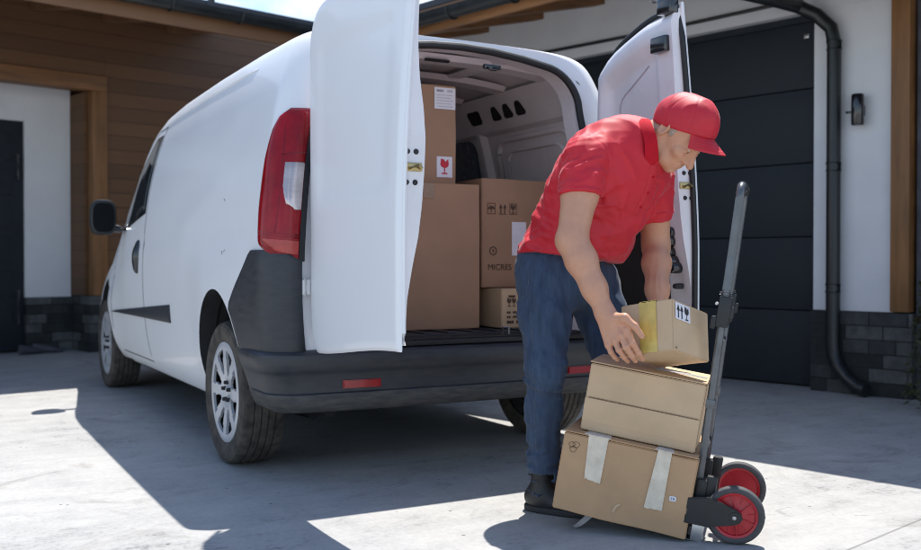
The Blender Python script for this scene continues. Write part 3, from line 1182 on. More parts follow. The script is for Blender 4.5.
# chrome loop on the sill where the doors lock
bm = bmesh.new()
tube(bm, [(0.145, 0.06, 0.577), (0.145, 0.06, 0.615), (0.175, 0.06, 0.615), (0.175, 0.06, 0.577)], 0.006, 8)
finish('striker', bm, M['steel'], van)

# black seal round the opening
bm = bmesh.new()
tube(bm, [(x * 1.012, lean(z) - 0.006, z + (0.006 if z > 1.2 else 0)) for x, z in AP], 0.017, 10, closed=True)
finish('door_seal', bm, M['rubber_seal'], van)
# gap strips between the lamp and the door frame, and the rear door pillars' hinges
for sx in (-1, 1):
    bm = bmesh.new()
    out = [[corner(s, z, 0.003, sx) for s in (-0.040, -0.017)] for z in np.linspace(.90, 1.50, 16)]
    inn = [[corner(s, z, -0.006, sx) for s in (-0.040, -0.017)] for z in np.linspace(.90, 1.50, 16)]
    slab_from_rows(bm, out, inn)
    finish('pillar_seal', bm, M['rubber_seal'], van)
    for z in (0.80, 1.43):
        bm = bmesh.new()
        c = corner(-0.045, z, 0.0, sx)
        box(bm, (c.x - 0.016, c.y - 0.012, z - 0.03), (c.x + 0.016, c.y + 0.004, z + 0.03), 0.004)
        tube(bm, [(c.x + sx * 0.006, c.y - 0.014, z - 0.035), (c.x + sx * 0.006, c.y - 0.014, z + 0.035)], 0.006, 10)
        finish('hinge', bm, M['white_plastic'], van)
    # roof corner cap
    bm = bmesh.new()
    tube(bm, [(sx * 0.655, 0.155, 1.60), (sx * 0.645, 0.165, 1.66), (sx * 0.615, 0.172, 1.72), (sx * 0.555, 0.178, 1.775)], [0.012, 0.02, 0.02, 0.012], 8)
    finish('corner_cap', bm, M['rubber_seal'], van)

# --- wheels
def make_wheel(sx, y):
    wh = empty('wheel', (0, 0, 0))
    wh.parent = van
    wh.location = (sx * 0.79, y, 0.318)
    S = Matrix.Scale(sx, 4, (1, 0, 0))
    bm = bmesh.new()
    prof = [(0.225, -0.085), (0.262, -0.098), (0.290, -0.100), (0.306, -0.094)]
    # four grooves across the tread
    xs = np.linspace(-0.084, 0.084, 33)
    for x in xs:
        g_ = any(abs(x - q) < 0.0045 for q in (-0.048, -0.016, 0.016, 0.048))
        prof.append((0.3195 - 0.006 * (abs(x) / 0.084) ** 4 - (0.008 if g_ else 0), x))
    prof += [(0.306, 0.094), (0.296, 0.0985), (0.293, 0.1005), (0.262, 0.100), (0.258, 0.0985), (0.240, 0.096), (0.226, 0.088), (0.222, 0.06)]
    rg = lathe(bm, prof, 96, S)
    # cross sipes on the shoulders
    for i, rr in enumerate(rg):
        x = prof[i][1]
        if prof[i][0] > 0.309 and abs(x) > 0.052:
            for k, v in enumerate(rr):
                if k % 3 == 0:
                    v.co.y *= 0.983
                    v.co.z *= 0.983
    finish('tyre', bm, M['tyre'], wh, angle=25)
    # hub cap: dished disc with eight windows
    bm = bmesh.new()
    rad = [0.0, 0.022, 0.030, 0.055, 0.082, 0.098, 0.125, 0.152, 0.172, 0.190, 0.208, 0.2235]
    dep = [0.082, 0.082, 0.070, 0.079, 0.084, 0.086, 0.0885, 0.090, 0.0905, 0.091, 0.094, 0.089]
    NS = 96
    ring = [[bm.verts.new((sx * dep[i], rad[i] * math.cos(2 * PI * k / NS), rad[i] * math.sin(2 * PI * k / NS))) for k in range(NS)] for i in range(1, len(rad))]
    for i in range(len(ring) - 1):
        for k in range(NS):
            ph = (k % 12)
            hole = (3 <= i <= 7 and ((2 <= ph <= 9 if i >= 6 else (3 <= ph <= 8 if i >= 4 else 4 <= ph <= 7))))
            if not hole:
                bm.faces.new((ring[i][k], ring[i][(k + 1) % NS], ring[i + 1][(k + 1) % NS], ring[i + 1][k]))
    bm.faces.new(ring[0])
    r_ = bmesh.ops.extrude_face_region(bm, geom=bm.faces[:])
    for v in [e for e in r_['geom'] if isinstance(e, bmesh.types.BMVert)]:
        v.co.x -= sx * 0.012
    cap = finish('hub_cap', bm, M['hubcap'], wh, angle=30)
    bm = bmesh.new()
    for k in range(5):
        a = 2 * PI * k / 5 + 0.3
        lathe(bm, [(0.0, 0.094), (0.008, 0.093), (0.010, 0.075)], 8, S @ Matrix.Translation((0, 0.042 * math.cos(a), 0.042 * math.sin(a))))
    split_islands(finish('wheel_bolt', bm, M['disc'], cap))
    bm = bmesh.new()
    lathe(bm, [(0.0, 0.05), (0.14, 0.05), (0.218, 0.045), (0.222, -0.08), (0.0, -0.08)], 40, S)
    finish('rim', bm, M['disc'], wh)
    return wh


for y in WBY:
    for sx in (-1, 1):
        make_wheel(sx, y)
# wheel housings, axle, springs, silencer
bm = bmesh.new()
for sx in (-1, 1):
    for y in WBY:
        rows = []
        for r_, x in ((0.381, 0.84), (0.381, 0.572), (0.0, 0.572)):
            rows.append([(sx * x, y + r_ * math.cos(a), 0.325 + r_ * 1.22 * math.sin(a)) for a in np.linspace(R(8), R(172), 40)])
        grid(bm, rows)
split_islands(finish('wheel_housing', bm, M['disc'], van))
bm = bmesh.new()
tube(bm, [(-0.72, 0.76, 0.30), (0.72, 0.76, 0.30)], 0.045, 12)
for sx in (-1, 1):
    tube(bm, [(sx * 0.56, 0.30, 0.27), (sx * 0.56, 0.5, 0.235), (sx * 0.56, 0.76, 0.225), (sx * 0.56, 1.05, 0.235), (sx * 0.56, 1.35, 0.26)], 0.028, 8)
    tube(bm, [(sx * 0.50, 0.70, 0.23), (sx * 0.46, 0.60, 0.44)], 0.03, 10)
tube(bm, [(0.30, 1.2, 0.27), (0.30, 3.6, 0.27)], 0.028, 8)
box(bm, (-0.45, 1.2, 0.17), (0.1, 2.0, 0.23), 0.02)
finish('chassis', bm, M['under'], van)

# --- left and right side fittings
for sx in (-1, 1):
    def sp(y, z, o):
        return Vector((sx * (side_x(y, z) + o), y, z))

    # rubbing strip: tall at the rear end, pointed forward
    bm = bmesh.new()
    out, inn = [], []
    for y in np.linspace(1.72, 3.42, 30):
        t = (y - 1.72) / 1.7
        z0, z1 = 0.575 - 0.012 * t, 0.672 - 0.10 * t
        if t > 0.94:
            z1 = z0 + (z1 - z0) * (1 - (t - 0.94) / 0.06 * 0.6)
        zs_ = np.linspace(z0, z1, 6)
        out.append([sp(y, z, 0.014 - 0.008 * abs(2 * k / 5 - 1) ** 3) for k, z in enumerate(zs_)])
        inn.append([sp(y, z, -0.004) for z in zs_])
    slab_from_rows(bm, out, inn)
    finish('rub_strip', bm, M['plastic'], van)
    # front door window: dark frame and glass
    def poly_rows(y0, y1, lo, hi, o, nz=8, ny=14):
        return [[sp(y, lo(y) + (hi(y) - lo(y)) * k / nz, o) for k in range(nz + 1)] for y in np.linspace(y0, y1, ny)]
    lo = lambda y: 1.185 - 0.10 * (y - 2.44) / 0.75
    hi = lambda y: min(1.655, 1.655 - (y - 2.62) * 0.74) if y > 2.62 else 1.655
    bm = bmesh.new()
    slab_from_rows(bm, poly_rows(2.43, 3.20, lo, hi, 0.003), poly_rows(2.43, 3.20, lo, hi, -0.006))
    fr = finish('side_window', bm, M['gloss_black'], van)
    lo2 = lambda y: lo(y) + 0.03
    hi2 = lambda y: hi(y) - 0.028
    bm = bmesh.new()
    slab_from_rows(bm, poly_rows(2.49, 3.10, lo2, hi2, 0.0055), poly_rows(2.49, 3.10, lo2, hi2, 0.001))
    finish('pane', bm, M['glass'], fr)
    # door shut lines
    bm = bmesh.new()
    for path in ([(2.40, z) for z in np.linspace(0.30, 1.70, 26)], [(y, 1.70 if y < 2.7 else 1.70 - (y - 2.7) * 0.72) for y in np.linspace(2.40, 3.25, 14)],
                 [(3.45, z) for z in np.linspace(0.45, 1.12, 14)], [(y, 0.31 + 0.0 * y) for y in np.linspace(2.40, 3.3, 14)]):
        out = []
        for i, (y, z) in enumerate(path):
            q = path[min(i + 1, len(path) - 1)], path[max(i - 1, 0)]
            t = Vector((0, q[0][0] - q[1][0], q[0][1] - q[1][1])).normalized()
            nrm = Vector((0, -t.z, t.y)) * 0.0035
            out.append([sp(y + nrm.y, z + nrm.z, 0.0012), sp(y - nrm.y, z - nrm.z, 0.0012)])
        inn = [[p - Vector((sx * 0.004, 0, 0)) for p in r] for r in out]
        slab_from_rows(bm, out, inn)
    split_islands(finish('door_seam', bm, M['rubber_seal'], van))
    # upright door handle
    bm = bmesh.new()
    prev = []
    for t in np.linspace(0, 1, 13):
        z = 0.83 + 0.20 * t
        o = 0.010 + 0.024 * math.sin(PI * t) ** 0.6
        wd = 0.020 + 0.012 * math.sin(PI * t)
        prev.append([Vector((sx * (side_x(2.56, z) + o * math.sin(a) ** 0.7 if math.sin(a) > 0 else side_x(2.56, z) * 1.0 - 0.004) if True else 0, 2.56 + wd * math.cos(a), z)) if math.sin(a) > 0
                     else Vector((sx * (side_x(2.56, z) - 0.004), 2.56 + wd * math.cos(a), z)) for a in np.linspace(0, 2 * PI, 16, endpoint=False)])
    vv = grid(bm, prev, closed=True)
    bm.faces.new(vv[0]); bm.faces.new(list(reversed(vv[-1])))
    finish('handle', bm, M['gloss_black'], van)
    # mirror: arm, housing, glass
    mo = empty('mirror', (sx * -0.025, 0.16, 0.01))
    mo.parent = van
    bm = bmesh.new()
    rows = []
    for i, (y, k) in enumerate(((2.885, 0.90), (2.89, 0.97), (2.91, 1.0), (2.96, 0.98), (3.01, 0.86), (3.045, 0.62), (3.06, 0.3))):
        rows.append([(sx * (1.050 + 0.080 * k * math.copysign(abs(math.cos(a)) ** 0.6, math.cos(a))), y, 1.175 + 0.115 * k * math.copysign(abs(math.sin(a)) ** 0.6, math.sin(a))) for a in np.linspace(0, 2 * PI, 32, endpoint=False)])
    vv = grid(bm, rows, closed=True)
    bm.faces.new(vv[0]); bm.faces.new(list(reversed(vv[-1])))
    finish('housing', bm, M['black_plastic'], mo)
    bm = bmesh.new()
    rows = [[(sx * (1.050 + 0.070 * k * math.copysign(abs(math.cos(a)) ** 0.6, math.cos(a))), y, 1.175 + 0.100 * k * math.copysign(abs(math.sin(a)) ** 0.6, math.sin(a))) for a in np.linspace(0, 2 * PI, 32, endpoint=False)] for y, k in ((2.886, 0.95), (2.880, 0.93))]
    vv = grid(bm, rows, closed=True)
    bm.faces.new(vv[0]); bm.faces.new(list(reversed(vv[-1])))
    finish('mirror_glass', bm, M['mirror_dark'], mo)
    bm = bmesh.new()
    tube(bm, [(sx * 0.83, 2.99, 1.10), (sx * 0.94, 2.97, 1.105), (sx * 1.02, 2.97, 1.115)], [0.035, 0.026, 0.03], 12)
    finish('arm', bm, M['gloss_black'], mo)
    # head lamp
    bm = bmesh.new()
    out = [[sp(y, z, 0.004) for z in np.linspace(0.72, 0.90, 7)] for y in np.linspace(4.35, 4.62, 10)]
    inn = [[sp(y, z, -0.01) for z in np.linspace(0.72, 0.90, 7)] for y in np.linspace(4.35, 4.62, 10)]
    slab_from_rows(bm, out, inn)
    finish('headlight', bm, M['clear_lens'], van)
# drip rail line along the roof edge
for sx in (-1, 1):
    bm = bmesh.new()
    pts = []
    for d in np.linspace(0.62, 2.5, 30):
        x, y, z = body_pt(d, 0.752, 1.735)
        pts.append((sx * (x - 0.001), y, z))
    tube(bm, pts, [0.001] + [0.0055] * 28 + [0.001], 8)
    finish('drip_rail', bm, M['paint'], van)
# small scuffs on the left side panel
bm = bmesh.new()
for y, z, l, a in ((0.66, 0.93, 0.024, 0.6), (0.63, 0.95, 0.014, -0.8), (0.70, 1.165, 0.02, 0.4)):
    pts = [Vector((-(side_x(y + l * t * math.cos(a), z + l * t * math.sin(a) + 0.006 * math.sin(3 * t)) + 0.0008), y + l * t * math.cos(a), z + l * t * math.sin(a) + 0.006 * math.sin(3 * t))) for t in np.linspace(0, 1, 6)]
    tube(bm, pts, 0.0012, 5)
split_islands(finish('scuff', bm, M['slate'], van))
# front: windscreen, grille, bumper, plate area
bm = bmesh.new()
idx = [(w_, z_) for w_, z_ in HALF if z_ > 1.60]
out = []
for d in np.linspace(2.95, 3.80, 14):
    h_ = [body_pt(d, w_, z_) for w_, z_ in idx if w_ < 0.745]
    row = [Vector((x, y, z + 0.006)) for x, y, z in h_] + [Vector((-x, y, z + 0.006)) for x, y, z in reversed(h_[:-1])]
    out.append(row)
slab_from_rows(bm, out, [[p - Vector((0, 0.01, 0.012)) for p in r] for r in out])
finish('windscreen', bm, M['glass'], van)
bm = bmesh.new()
box(bm, (-0.45, 4.72, 0.52), (0.45, 4.785, 0.66), 0.02)
finish('grille', bm, M['plastic'], van)
bm = bmesh.new()
box(bm, (-0.55, 4.70, 0.25), (0.55, 4.79, 0.44), 0.03)
finish('front_bumper', bm, M['plastic'], van)

# --- cargo bay trim
bm = bmesh.new()
prism(bm, [(x, 2.02, z) for x, z in [(W(z_) - 0.09, z_) for z_ in (0.597, 0.8, 1.0, 1.2, 1.4, 1.6)] + [(0.60, 1.77), (0.0, 1.80), (-0.60, 1.77)] + [(-(W(z_) - 0.09), z_) for z_ in (1.6, 1.4, 1.2, 1.0, 0.8, 0.597)]], (0, 0.04, 0))
finish('bulkhead', bm, M['inner_paint'], van)


def wall_in(y, z, o):
    return Vector((W(z) - 0.065 - o, y, z))


# pressed panel on the right inner wall, holes above it, pillar and dark window beyond
bm = bmesh.new()
def rim_panel(y0, y1, z0, z1, r_, o, th):
    pts = []
    for cy, cz, a0 in ((y1 - r_, z1 - r_, 0), (y0 + r_, z1 - r_, 90), (y0 + r_, z0 + r_, 180), (y1 - r_, z0 + r_, 270)):
        for a in np.linspace(a0, a0 + 90, 6):
            pts.append((cy + r_ * math.cos(R(a)), cz + r_ * math.sin(R(a))))
    return pts
pp = rim_panel(0.42, 1.12, 0.95, 1.565, 0.09, 0, 0)
tube(bm, [wall_in(y, z, 0.001) for y, z in pp], 0.016, 10, closed=True)
pp = rim_panel(0.50, 1.04, 1.02, 1.50, 0.07, 0, 0)
tube(bm, [wall_in(y, z, 0.001) for y, z in pp], 0.008, 8, closed=True)
# body pillar ribs between the panels
for y0, y1 in ((0.28, 0.36), (1.17, 1.34), (1.78, 1.9)):
    rows_o = [[wall_in(y, z, 0.03 if 0.2 < t < 0.8 else 0.002) for t, y in zip((0, .2, .35, .65, .8, 1), np.linspace(y0, y1, 6))] for z in np.linspace(0.62, 1.66, 14)]
    grid(bm, rows_o)
# cant rail under the roof
rows_o = [[Vector((x, y, z)) for x, z in ((W(1.60) - 0.068, 1.60), (W(1.60) - 0.10, 1.615), (0.635, 1.735), (0.60, 1.785))] for y in np.linspace(0.3, 2.02, 12)]
grid(bm, rows_o)
split_islands(finish('inner_pressing', bm, M['inner_paint'], van))
bm = bmesh.new()
for y, wd, sq in ((0.74, 0.044, 0), (0.86, 0.044, 0), (0.98, 0.044, 0), (1.20, 0.058, 1)):
    z0, z1 = 1.66, 1.728
    def cr(yy, z):
        t = (z - 1.615) / 0.12
        return Vector((W(1.60) - 0.10 + (0.635 - (W(1.60) - 0.10)) * t - 0.006, yy, z))
    q = wd if sq else wd * 0.45
    qq = [(y - wd, z0 + .012), (y - wd + .012, z0), (y + wd - .012, z0), (y + wd, z0 + .012), (y + q + .006, z1 - .012), (y + q - .006, z1), (y - q + .006, z1), (y - q - .006, z1 - .012)]
    prism(bm, [cr(*t_) for t_ in qq], (0.004, 0, 0.004))
split_islands(finish('rail_hole', bm, M['under'], van))
bm = bmesh.new()
pp = rim_panel(1.36, 1.74, 1.02, 1.60, 0.07, 0, 0)
a_ = [bm.verts.new(wall_in(y, z, 0.006)) for y, z in pp]
b_ = [bm.verts.new(wall_in(y, z, -0.004)) for y, z in pp]
bm.faces.new(a_); bm.faces.new(list(reversed(b_)))
for i in range(len(a_)):
    bm.faces.new((a_[i], a_[(i + 1) % len(a_)], b_[(i + 1) % len(a_)], b_[i]))
finish('inner_window', bm, mat('inner_window_blue', (0.025, 0.045, 0.075), 0.25, var=0.2, coat=0.5), van)
# roof bows
bm = bmesh.new()
for y in (0.42, 0.85, 1.30, 1.75):
    rows_o = []
    for t in np.linspace(-1, 1, 25):
        x = 0.60 * t
        z = 1.818 - 0.032 * abs(t) ** 3 + (ztop(y) - 1.878)
        rows_o.append([(x, y - 0.075, z + 0.004), (x, y - 0.05, z - 0.02), (x, y + 0.05, z - 0.02), (x, y + 0.075, z + 0.004)])
    grid(bm, rows_o)
for x in (-0.3, 0.3):
    rows_o = [[(x - 0.05, y, ztop(y) - 0.062), (x - 0.03, y, ztop(y) - 0.072), (x + 0.03, y, ztop(y) - 0.072), (x + 0.05, y, ztop(y) - 0.062)] for y in np.linspace(0.25, 2.0, 10)]
    grid(bm, rows_o)
split_islands(finish('roof_bow', bm, M['inner_paint'], van))
bm = bmesh.new()
for x, y, l in ((-0.02, 0.36, 0.12), (0.30, 0.40, 0.05), (-0.30, 0.62, 0.14), (-0.1, 1.0, 0.12)):
    z = ztop(y) - 0.085
    box(bm, (x - l / 2, y - 0.012, z - 0.004), (x + l / 2, y + 0.012, z + 0.006), 0.003)
split_islands(finish('roof_slot', bm, M['under'], van))
# latch striker bracket at the top of the opening
bm = bmesh.new()
box(bm, (0.115, 0.165, 1.752), (0.20, 0.185, 1.772), 0.004)
tube(bm, [(0.13, 0.165, 1.755), (0.13, 0.145, 1.745), (0.16, 0.145, 1.745), (0.165, 0.165, 1.755)], 0.006, 8)
finish('latch_bracket', bm, M['gloss_black'], van)


# --- rear doors, both swung straight back
def door_top(w_, wmax):
    if wmax < 0.7:
        return float(np.interp(w_, [0, .01, .03, .06, .125, .18, .257, .34, .41, .65], [1.58, 1.69, 1.745, 1.79, 1.842, 1.870, 1.895, 1.917, 1.930, 1.942]))
    k = np.interp(w_, [0, .008, .02, .04, .07, .12, .20, .32, .5, .85], [1.60, 1.70, 1.775, 1.825, 1.86, 1.885, 1.895, 1.90, 1.902, 1.905])
    return float(k)


def door_bot(w_, wmax):
    return 0.547 + 0.062 * float(smoothstep(0.0, wmax, w_)) - 0.0 * w_ + (0.30 * float(np.clip(1 - w_ / 0.075, 0, 1)) ** 2.2 if wmax > 0.7 else 0.02 * float(np.clip(1 - w_ / 0.03, 0, 1)) ** 2)


def dl(z, k=1.0):
    return (0.04 + 0.42 * k) * (lean(z) - 0.05)


def make_door(hx, sx, wmax, label):
    """hinged at x = hx, outer skin facing sx; pts(w, z, depth) with depth measured inwards"""
    dd = empty('rear_door', (0, 0, 0))
    dd.parent = van
    dd['label'] = label

    def P(w_, z, dep):
        bul = 0.010 * math.sin(PI * np.clip(w_ / wmax, 0, 1)) if True else 0
        y = 0.045 + 0.02 * max(0, (z - 0.95) / 0.9) - w_
        return Vector((hx - sx * (dl(z, w_ / wmax) + dep) + sx * bul, y, z))

    NW, NZ = 26, 46
    ws = np.concatenate([[0, .004, .012, .025], np.linspace(.05, wmax - .02, NW), [wmax - .008, wmax - .002, wmax]])

    def e_out(w_, t):
        e = min(w_ / .015, (wmax - w_) / .010, 1)
        e2 = min(t / .012, (1 - t) / .012, 1)
        return 0.010 * (1 - math.sqrt(max(0, min(e, e2))))
    tz = np.concatenate([[0, .004, .012], np.linspace(.03, .97, NZ), [.988, .996, 1]])
    out, inn = [], []
    for w_ in ws:
        b_, t_ = door_bot(w_, wmax), door_top(w_, wmax)
        if t_ - b_ < 0.05:
            t_ = b_ + 0.05
        rec = lambda z: 0.006 * float(smoothstep(.10, .13, w_) * (1 - smoothstep(wmax - .10, wmax - .07, w_)) * smoothstep(1.12, 1.16, z) * (1 - smoothstep(1.70, 1.74, z)))
        low = lambda z: 0.010 * float(smoothstep(.66, .60, z)) * 0
        out.append([P(w_, b_ + (t_ - b_) * t, e_out(w_, t) + rec(b_ + (t_ - b_) * t)) for t in tz])
        inn.append([P(w_, b_ + (t_ - b_) * t, 0.022 - e_out(w_, t) * 0.5) for t in tz])
    bm = bmesh.new()
    slab_from_rows(bm, out, inn)
    finish('outer_skin', bm, M['paint'], dd, angle=40)
    # inner shell: its depth swells and thins along the free edge
    Tz = lambda z: float(np.interp(z, [.56, .64, .70, .78, .88, .98, 1.08, 1.20, 1.30, 1.40, 1.50, 1.60, 1.70, 1.90],
                                   [.030, .034, .035, .040, .058, .080, .092, .098, .098, .086, .066, .054, .048, .046] if wmax > .7 else
                                   [.030, .034, .035, .040, .058, .080, .092, .098, .098, .092, .086, .084, .080, .074]))
    wi = np.concatenate([[.012], np.linspace(.03, wmax - .04, 30), [wmax - .022, wmax - .014, wmax - .010]])
    top, bot = [], []
    for w_ in wi:
        b_, t_ = door_bot(w_, wmax) + .022, door_top(w_, wmax) - .022
        if w_ < .06:
            t_ = min(t_, 1.50)
        r1, r2 = [], []
        for t in np.linspace(0, 1, 44):
            z = b_ + (t_ - b_) * t
            Td = Tz(z)
            e = min(1, (w_ - .012) / .05, t * (t_ - b_) / .05, (1 - t) * (t_ - b_) / .05)
            e = math.sqrt(max(0.0, e))
            dep = 0.0225 + (Td - 0.022) * e
            # window field pressed back in the upper half, trim field below
            zt_ = door_top(w_, wmax)
            f1 = float(smoothstep(.08, .125, w_) * (1 - smoothstep(wmax - .17, wmax - .125, w_)) * smoothstep(1.22, 1.265, z) * (1 - smoothstep(zt_ - .175, zt_ - .13, z)))
            f2 = float(smoothstep(.06, .09, w_) * (1 - smoothstep(wmax - .17, wmax - .13, w_)) * smoothstep(.66, .70, z) * (1 - smoothstep(1.10, 1.14, z)))
            dep = 0.0225 + (dep - 0.0225) * (1 - 0.72 * f1 - 0.35 * f2)
            r1.append(P(w_, z, max(dep, 0.023)))
            r2.append(P(w_, z, 0.021))
        top.append(r1); bot.append(r2)
    bm = bmesh.new()
    slab_from_rows(bm, top, bot)
    inner = finish('inner_panel', bm, M['inner_paint'], dd, angle=48)
    # dark trim card on the lower half
    bm = bmesh.new()
    out, inn = [], []
    for w_ in np.linspace(.04, wmax - .145, 14):
        zr = np.linspace(.63, 1.16 - .05 * (w_ / wmax) ** 3, 14)
        d0 = lambda z: Tz(z) + 0.004
        out.append([P(w_, z, d0(z) + .004) for z in zr])
        inn.append([P(w_, z, 0.03) for z in zr])
    slab_from_rows(bm, out, inn)
    finish('trim_card', bm, M['rubber_seal'], dd)
    # rubber seal round the inner edge
    bm = bmesh.new()
    path = [(wmax - .004, z) for z in np.linspace(.63, 1.80, 30)]
    tube(bm, [P(w_, z, 0.024 + (0.0 if sx < 0 else 0.004)) for w_, z in path] + [P(w_, door_top(w_, wmax) - .01, .024) for w_ in np.linspace(wmax - .03, .12, 12)], 0.0085 if sx < 0 else 0.012, 8)
    finish('edge_seal', bm, M['rubber_seal'] if sx > 0 else M['paint'], dd)
    # latch and fixings on the free edge
    ye = 0.045 - wmax + 0.006
    bm = bmesh.new()
    def edge_pt(z, dep):
        p = P(wmax - .010, z, dep)
        return p
    for z, dep in ((1.255, .035), (1.255, .066), (1.155, .066), (1.155, .035)):
        p = edge_pt(z, dep)
        lathe(bm, [(0, .006), (.0075, .005), (.0095, .0)], 12, Matrix.Translation(p) @ Matrix.Rotation(R(-90), 4, 'Z'))
    split_islands(finish('edge_bolt', bm, M['disc'], dd))
    bm = bmesh.new()
    p = edge_pt(1.205, .058)
    box(bm, (p.x - .034, p.y - .006, p.z - .014), (p.x + .030, p.y + .004, p.z + .014), .003)
    tube(bm, [(p.x - .02, p.y - .010, p.z - .006), (p.x + .012, p.y - .013, p.z + .004), (p.x + .026, p.y - .010, p.z - .004)], .006, 8)
    finish('latch', bm, M['brass'], dd)
    return dd, P


ld, PL = make_door(-0.742, -1, 0.80, 'wide left rear door, pale outer skin towards the camera')
rd, PR = make_door(0.690, 1, 0.625, 'narrow right rear door showing its inner panel')
# fine pressed line inside the recess of the right door
bm = bmesh.new()
pts = []
for w_, z in [(.17, 1.31 + .03 * k) for k in range(9)] + [(.175, 1.585), (.19, 1.612), (.215, 1.632)] + [(.24 + .03 * k, 1.645 + .016 * k) for k in range(6)]:
    pts.append(PR(w_, z, 0.0225 + (float(np.interp(z, [1.3, 1.5, 1.6, 1.7, 1.9], [.098, .086, .084, .080, .074])) - .022) * .28))
tube(bm, pts, .0045, 8)
finish('pressed_line', bm, M['press_line'], rd)
# fittings of the right door: lock case, pull handle, top bracket
bm = bmesh.new()
p = PR(0.548, 1.20, 0.10)
box(bm, (p.x - .012, p.y - .035, p.z - .05), (p.x + .01, p.y + .03, p.z + .05), .005)
tube(bm, [(p.x - .014, p.y - .02, p.z - .03), (p.x - .022, p.y, p.z), (p.x - .014, p.y + .015, p.z + .03)], .007, 8)
finish('lock_case', bm, M['steel'], rd)
bm = bmesh.new()
for z, dy, r_ in ((1.02, 0.0, .022), (.985, .008, .026), (.94, .012, .020), (.90, 0.004, .026), (.875, -.012, .024)):
    p = PR(0.545, z, 0.088)
    lathe(bm, [(0, -.016), (r_ * .8, -.014), (r_, -.006), (r_, .03)], 14, Matrix.Translation((p.x, p.y + dy, p.z)))
finish('pull_handle', bm, M['gloss_black'], rd)
bm = bmesh.new()
for w_, z in ((.515, 1.16), (.57, .80), (.515, 1.30)):
    p = PR(w_, z, 0.082)
    lathe(bm, [(0, -.012), (.010, -.011), (.012, .0), (.012, .03)], 12, Matrix.Translation(p))
split_islands(finish('plug', bm, M['disc'], rd))
bm = bmesh.new()
p = PR(0.545, 1.79, 0.085)
box(bm, (p.x - .02, p.y - .05, p.z - .045), (p.x + .012, p.y + .045, p.z + .02), .008)
p = PR(0.585, 1.925, 0.05)
box(bm, (p.x - .03, p.y - .035, p.z - .03), (p.x + .015, p.y + .05, p.z + .035), .008)
tube(bm, [(p.x, p.y - .02, p.z + .01), (p.x - .01, p.y + .09, p.z + .045)], .012, 8)
split_islands(finish('top_bracket', bm, M['gloss_black'], rd))
bm = bmesh.new()
p = PL(0.03, 1.80, 0.03)
tube(bm, [(-.645, .16, 1.80), (-.665, .12, 1.835), (-.68, .10, 1.845)], .009, 8)
finish('top_hinge', bm, M['gloss_black'], van)
# ------------------------------------------------------------------ cartons: helpers
def carton_mesh(bm, lo, hi, seed=0, wob=0.0026, bev=0.0035, div=7):
    """board box with softened edges and faintly bowed sides"""
    lo, hi = Vector(lo), Vector(hi)
    tmp = bmesh.new()
    bmesh.ops.create_cube(tmp, size=1.0)
    c, s = (lo + hi) / 2, hi - lo
    for v in tmp.verts:
        v.co = Vector([c[i] + v.co[i] * s[i] for i in range(3)])
    bmesh.ops.subdivide_edges(tmp, edges=tmp.edges[:], cuts=div, use_grid_fill=True)
    es = [e for e in tmp.edges if len(e.link_faces) == 2 and e.link_faces[0].normal.angle(e.link_faces[1].normal) > 1.0]
    bmesh.ops.bevel(tmp, geom=es, offset=bev, segments=2, affect='EDGES')
    off = Vector((seed * 3.7, seed * 1.3, seed * 7.1))
    for v in tmp.verts:
        n = mnoise.noise_vector(v.co * 7 + off)
        v.co += n * wob
    vm = {}
    for v in tmp.verts:
        vm[v] = bm.verts.new(v.co)
    for f in tmp.faces:
        bm.faces.new([vm[v] for v in f.verts])
    tmp.free()


def face_frame(o, ex, ey):
    ex, ey = Vector(ex).normalized(), Vector(ey).normalized()
    n = ex.cross(ey)
    m = Matrix((ex, ey, n)).transposed().to_4x4()
    m.translation = Vector(o)
    return m


def decal(name, m, parent, F, polys, lift=0.0022, th=0.0006, label=None):
    bm = bmesh.new()
    for p in polys:
        prism(bm, [F @ Vector((x, y, lift)) for x, y in p], (F.to_3x3() @ Vector((0, 0, th))))
    o = finish(name, bm, m, parent, smooth=False)
    if label:
        o['label'] = label
    return o


def rect(x0, y0, x1, y1):
    return [(x0, y0), (x1, y0), (x1, y1), (x0, y1)]


def wavy(x0, y0, x1, y1, amp, seed, n=10):
    """strip with slightly torn short ends"""
    r_ = random.Random(seed)
    top = [(x0 + (x1 - x0) * i / n, y1 + r_.uniform(-amp, amp)) for i in range(n + 1)]
    bot = [(x0 + (x1 - x0) * i / n, y0 + r_.uniform(-amp, amp)) for i in range(n + 1)]
    return bot + list(reversed(top))


def arrow_up(cx, y0, h, wd):
    return [[(cx - wd * .16, y0), (cx + wd * .16, y0), (cx + wd * .16, y0 + h * .55), (cx - wd * .16, y0 + h * .55)],
            [(cx - wd * .5, y0 + h * .55), (cx + wd * .5, y0 + h * .55), (cx, y0 + h)]]


def glass_icon(cx, y0, h, wd):
    bowl = [(cx + wd * .5 * math.cos(a), y0 + h * .66 + h * .26 * math.sin(a)) for a in np.linspace(PI, 2 * PI, 9)]
    bowl = [(cx - wd * .42, y0 + h)] + bowl + [(cx + wd * .42, y0 + h), (cx + wd * .1, y0 + h * .8), (cx - wd * .05, y0 + h * .95)]
    return [bowl, rect(cx - wd * .06, y0 + h * .1, cx + wd * .06, y0 + h * .42), rect(cx - wd * .34, y0, cx + wd * .34, y0 + h * .09)]


def ring_polys(cx, cy, r0, r1, n=20):
    out = []
    for i in range(n):
        a, b = 2 * PI * i / n, 2 * PI * (i + 1) / n
        out.append([(cx + r0 * math.cos(a), cy + r0 * math.sin(a)), (cx + r1 * math.cos(a), cy + r1 * math.sin(a)), (cx + r1 * math.cos(b), cy + r1 * math.sin(b)), (cx + r0 * math.cos(b), cy + r0 * math.sin(b))])
    return out


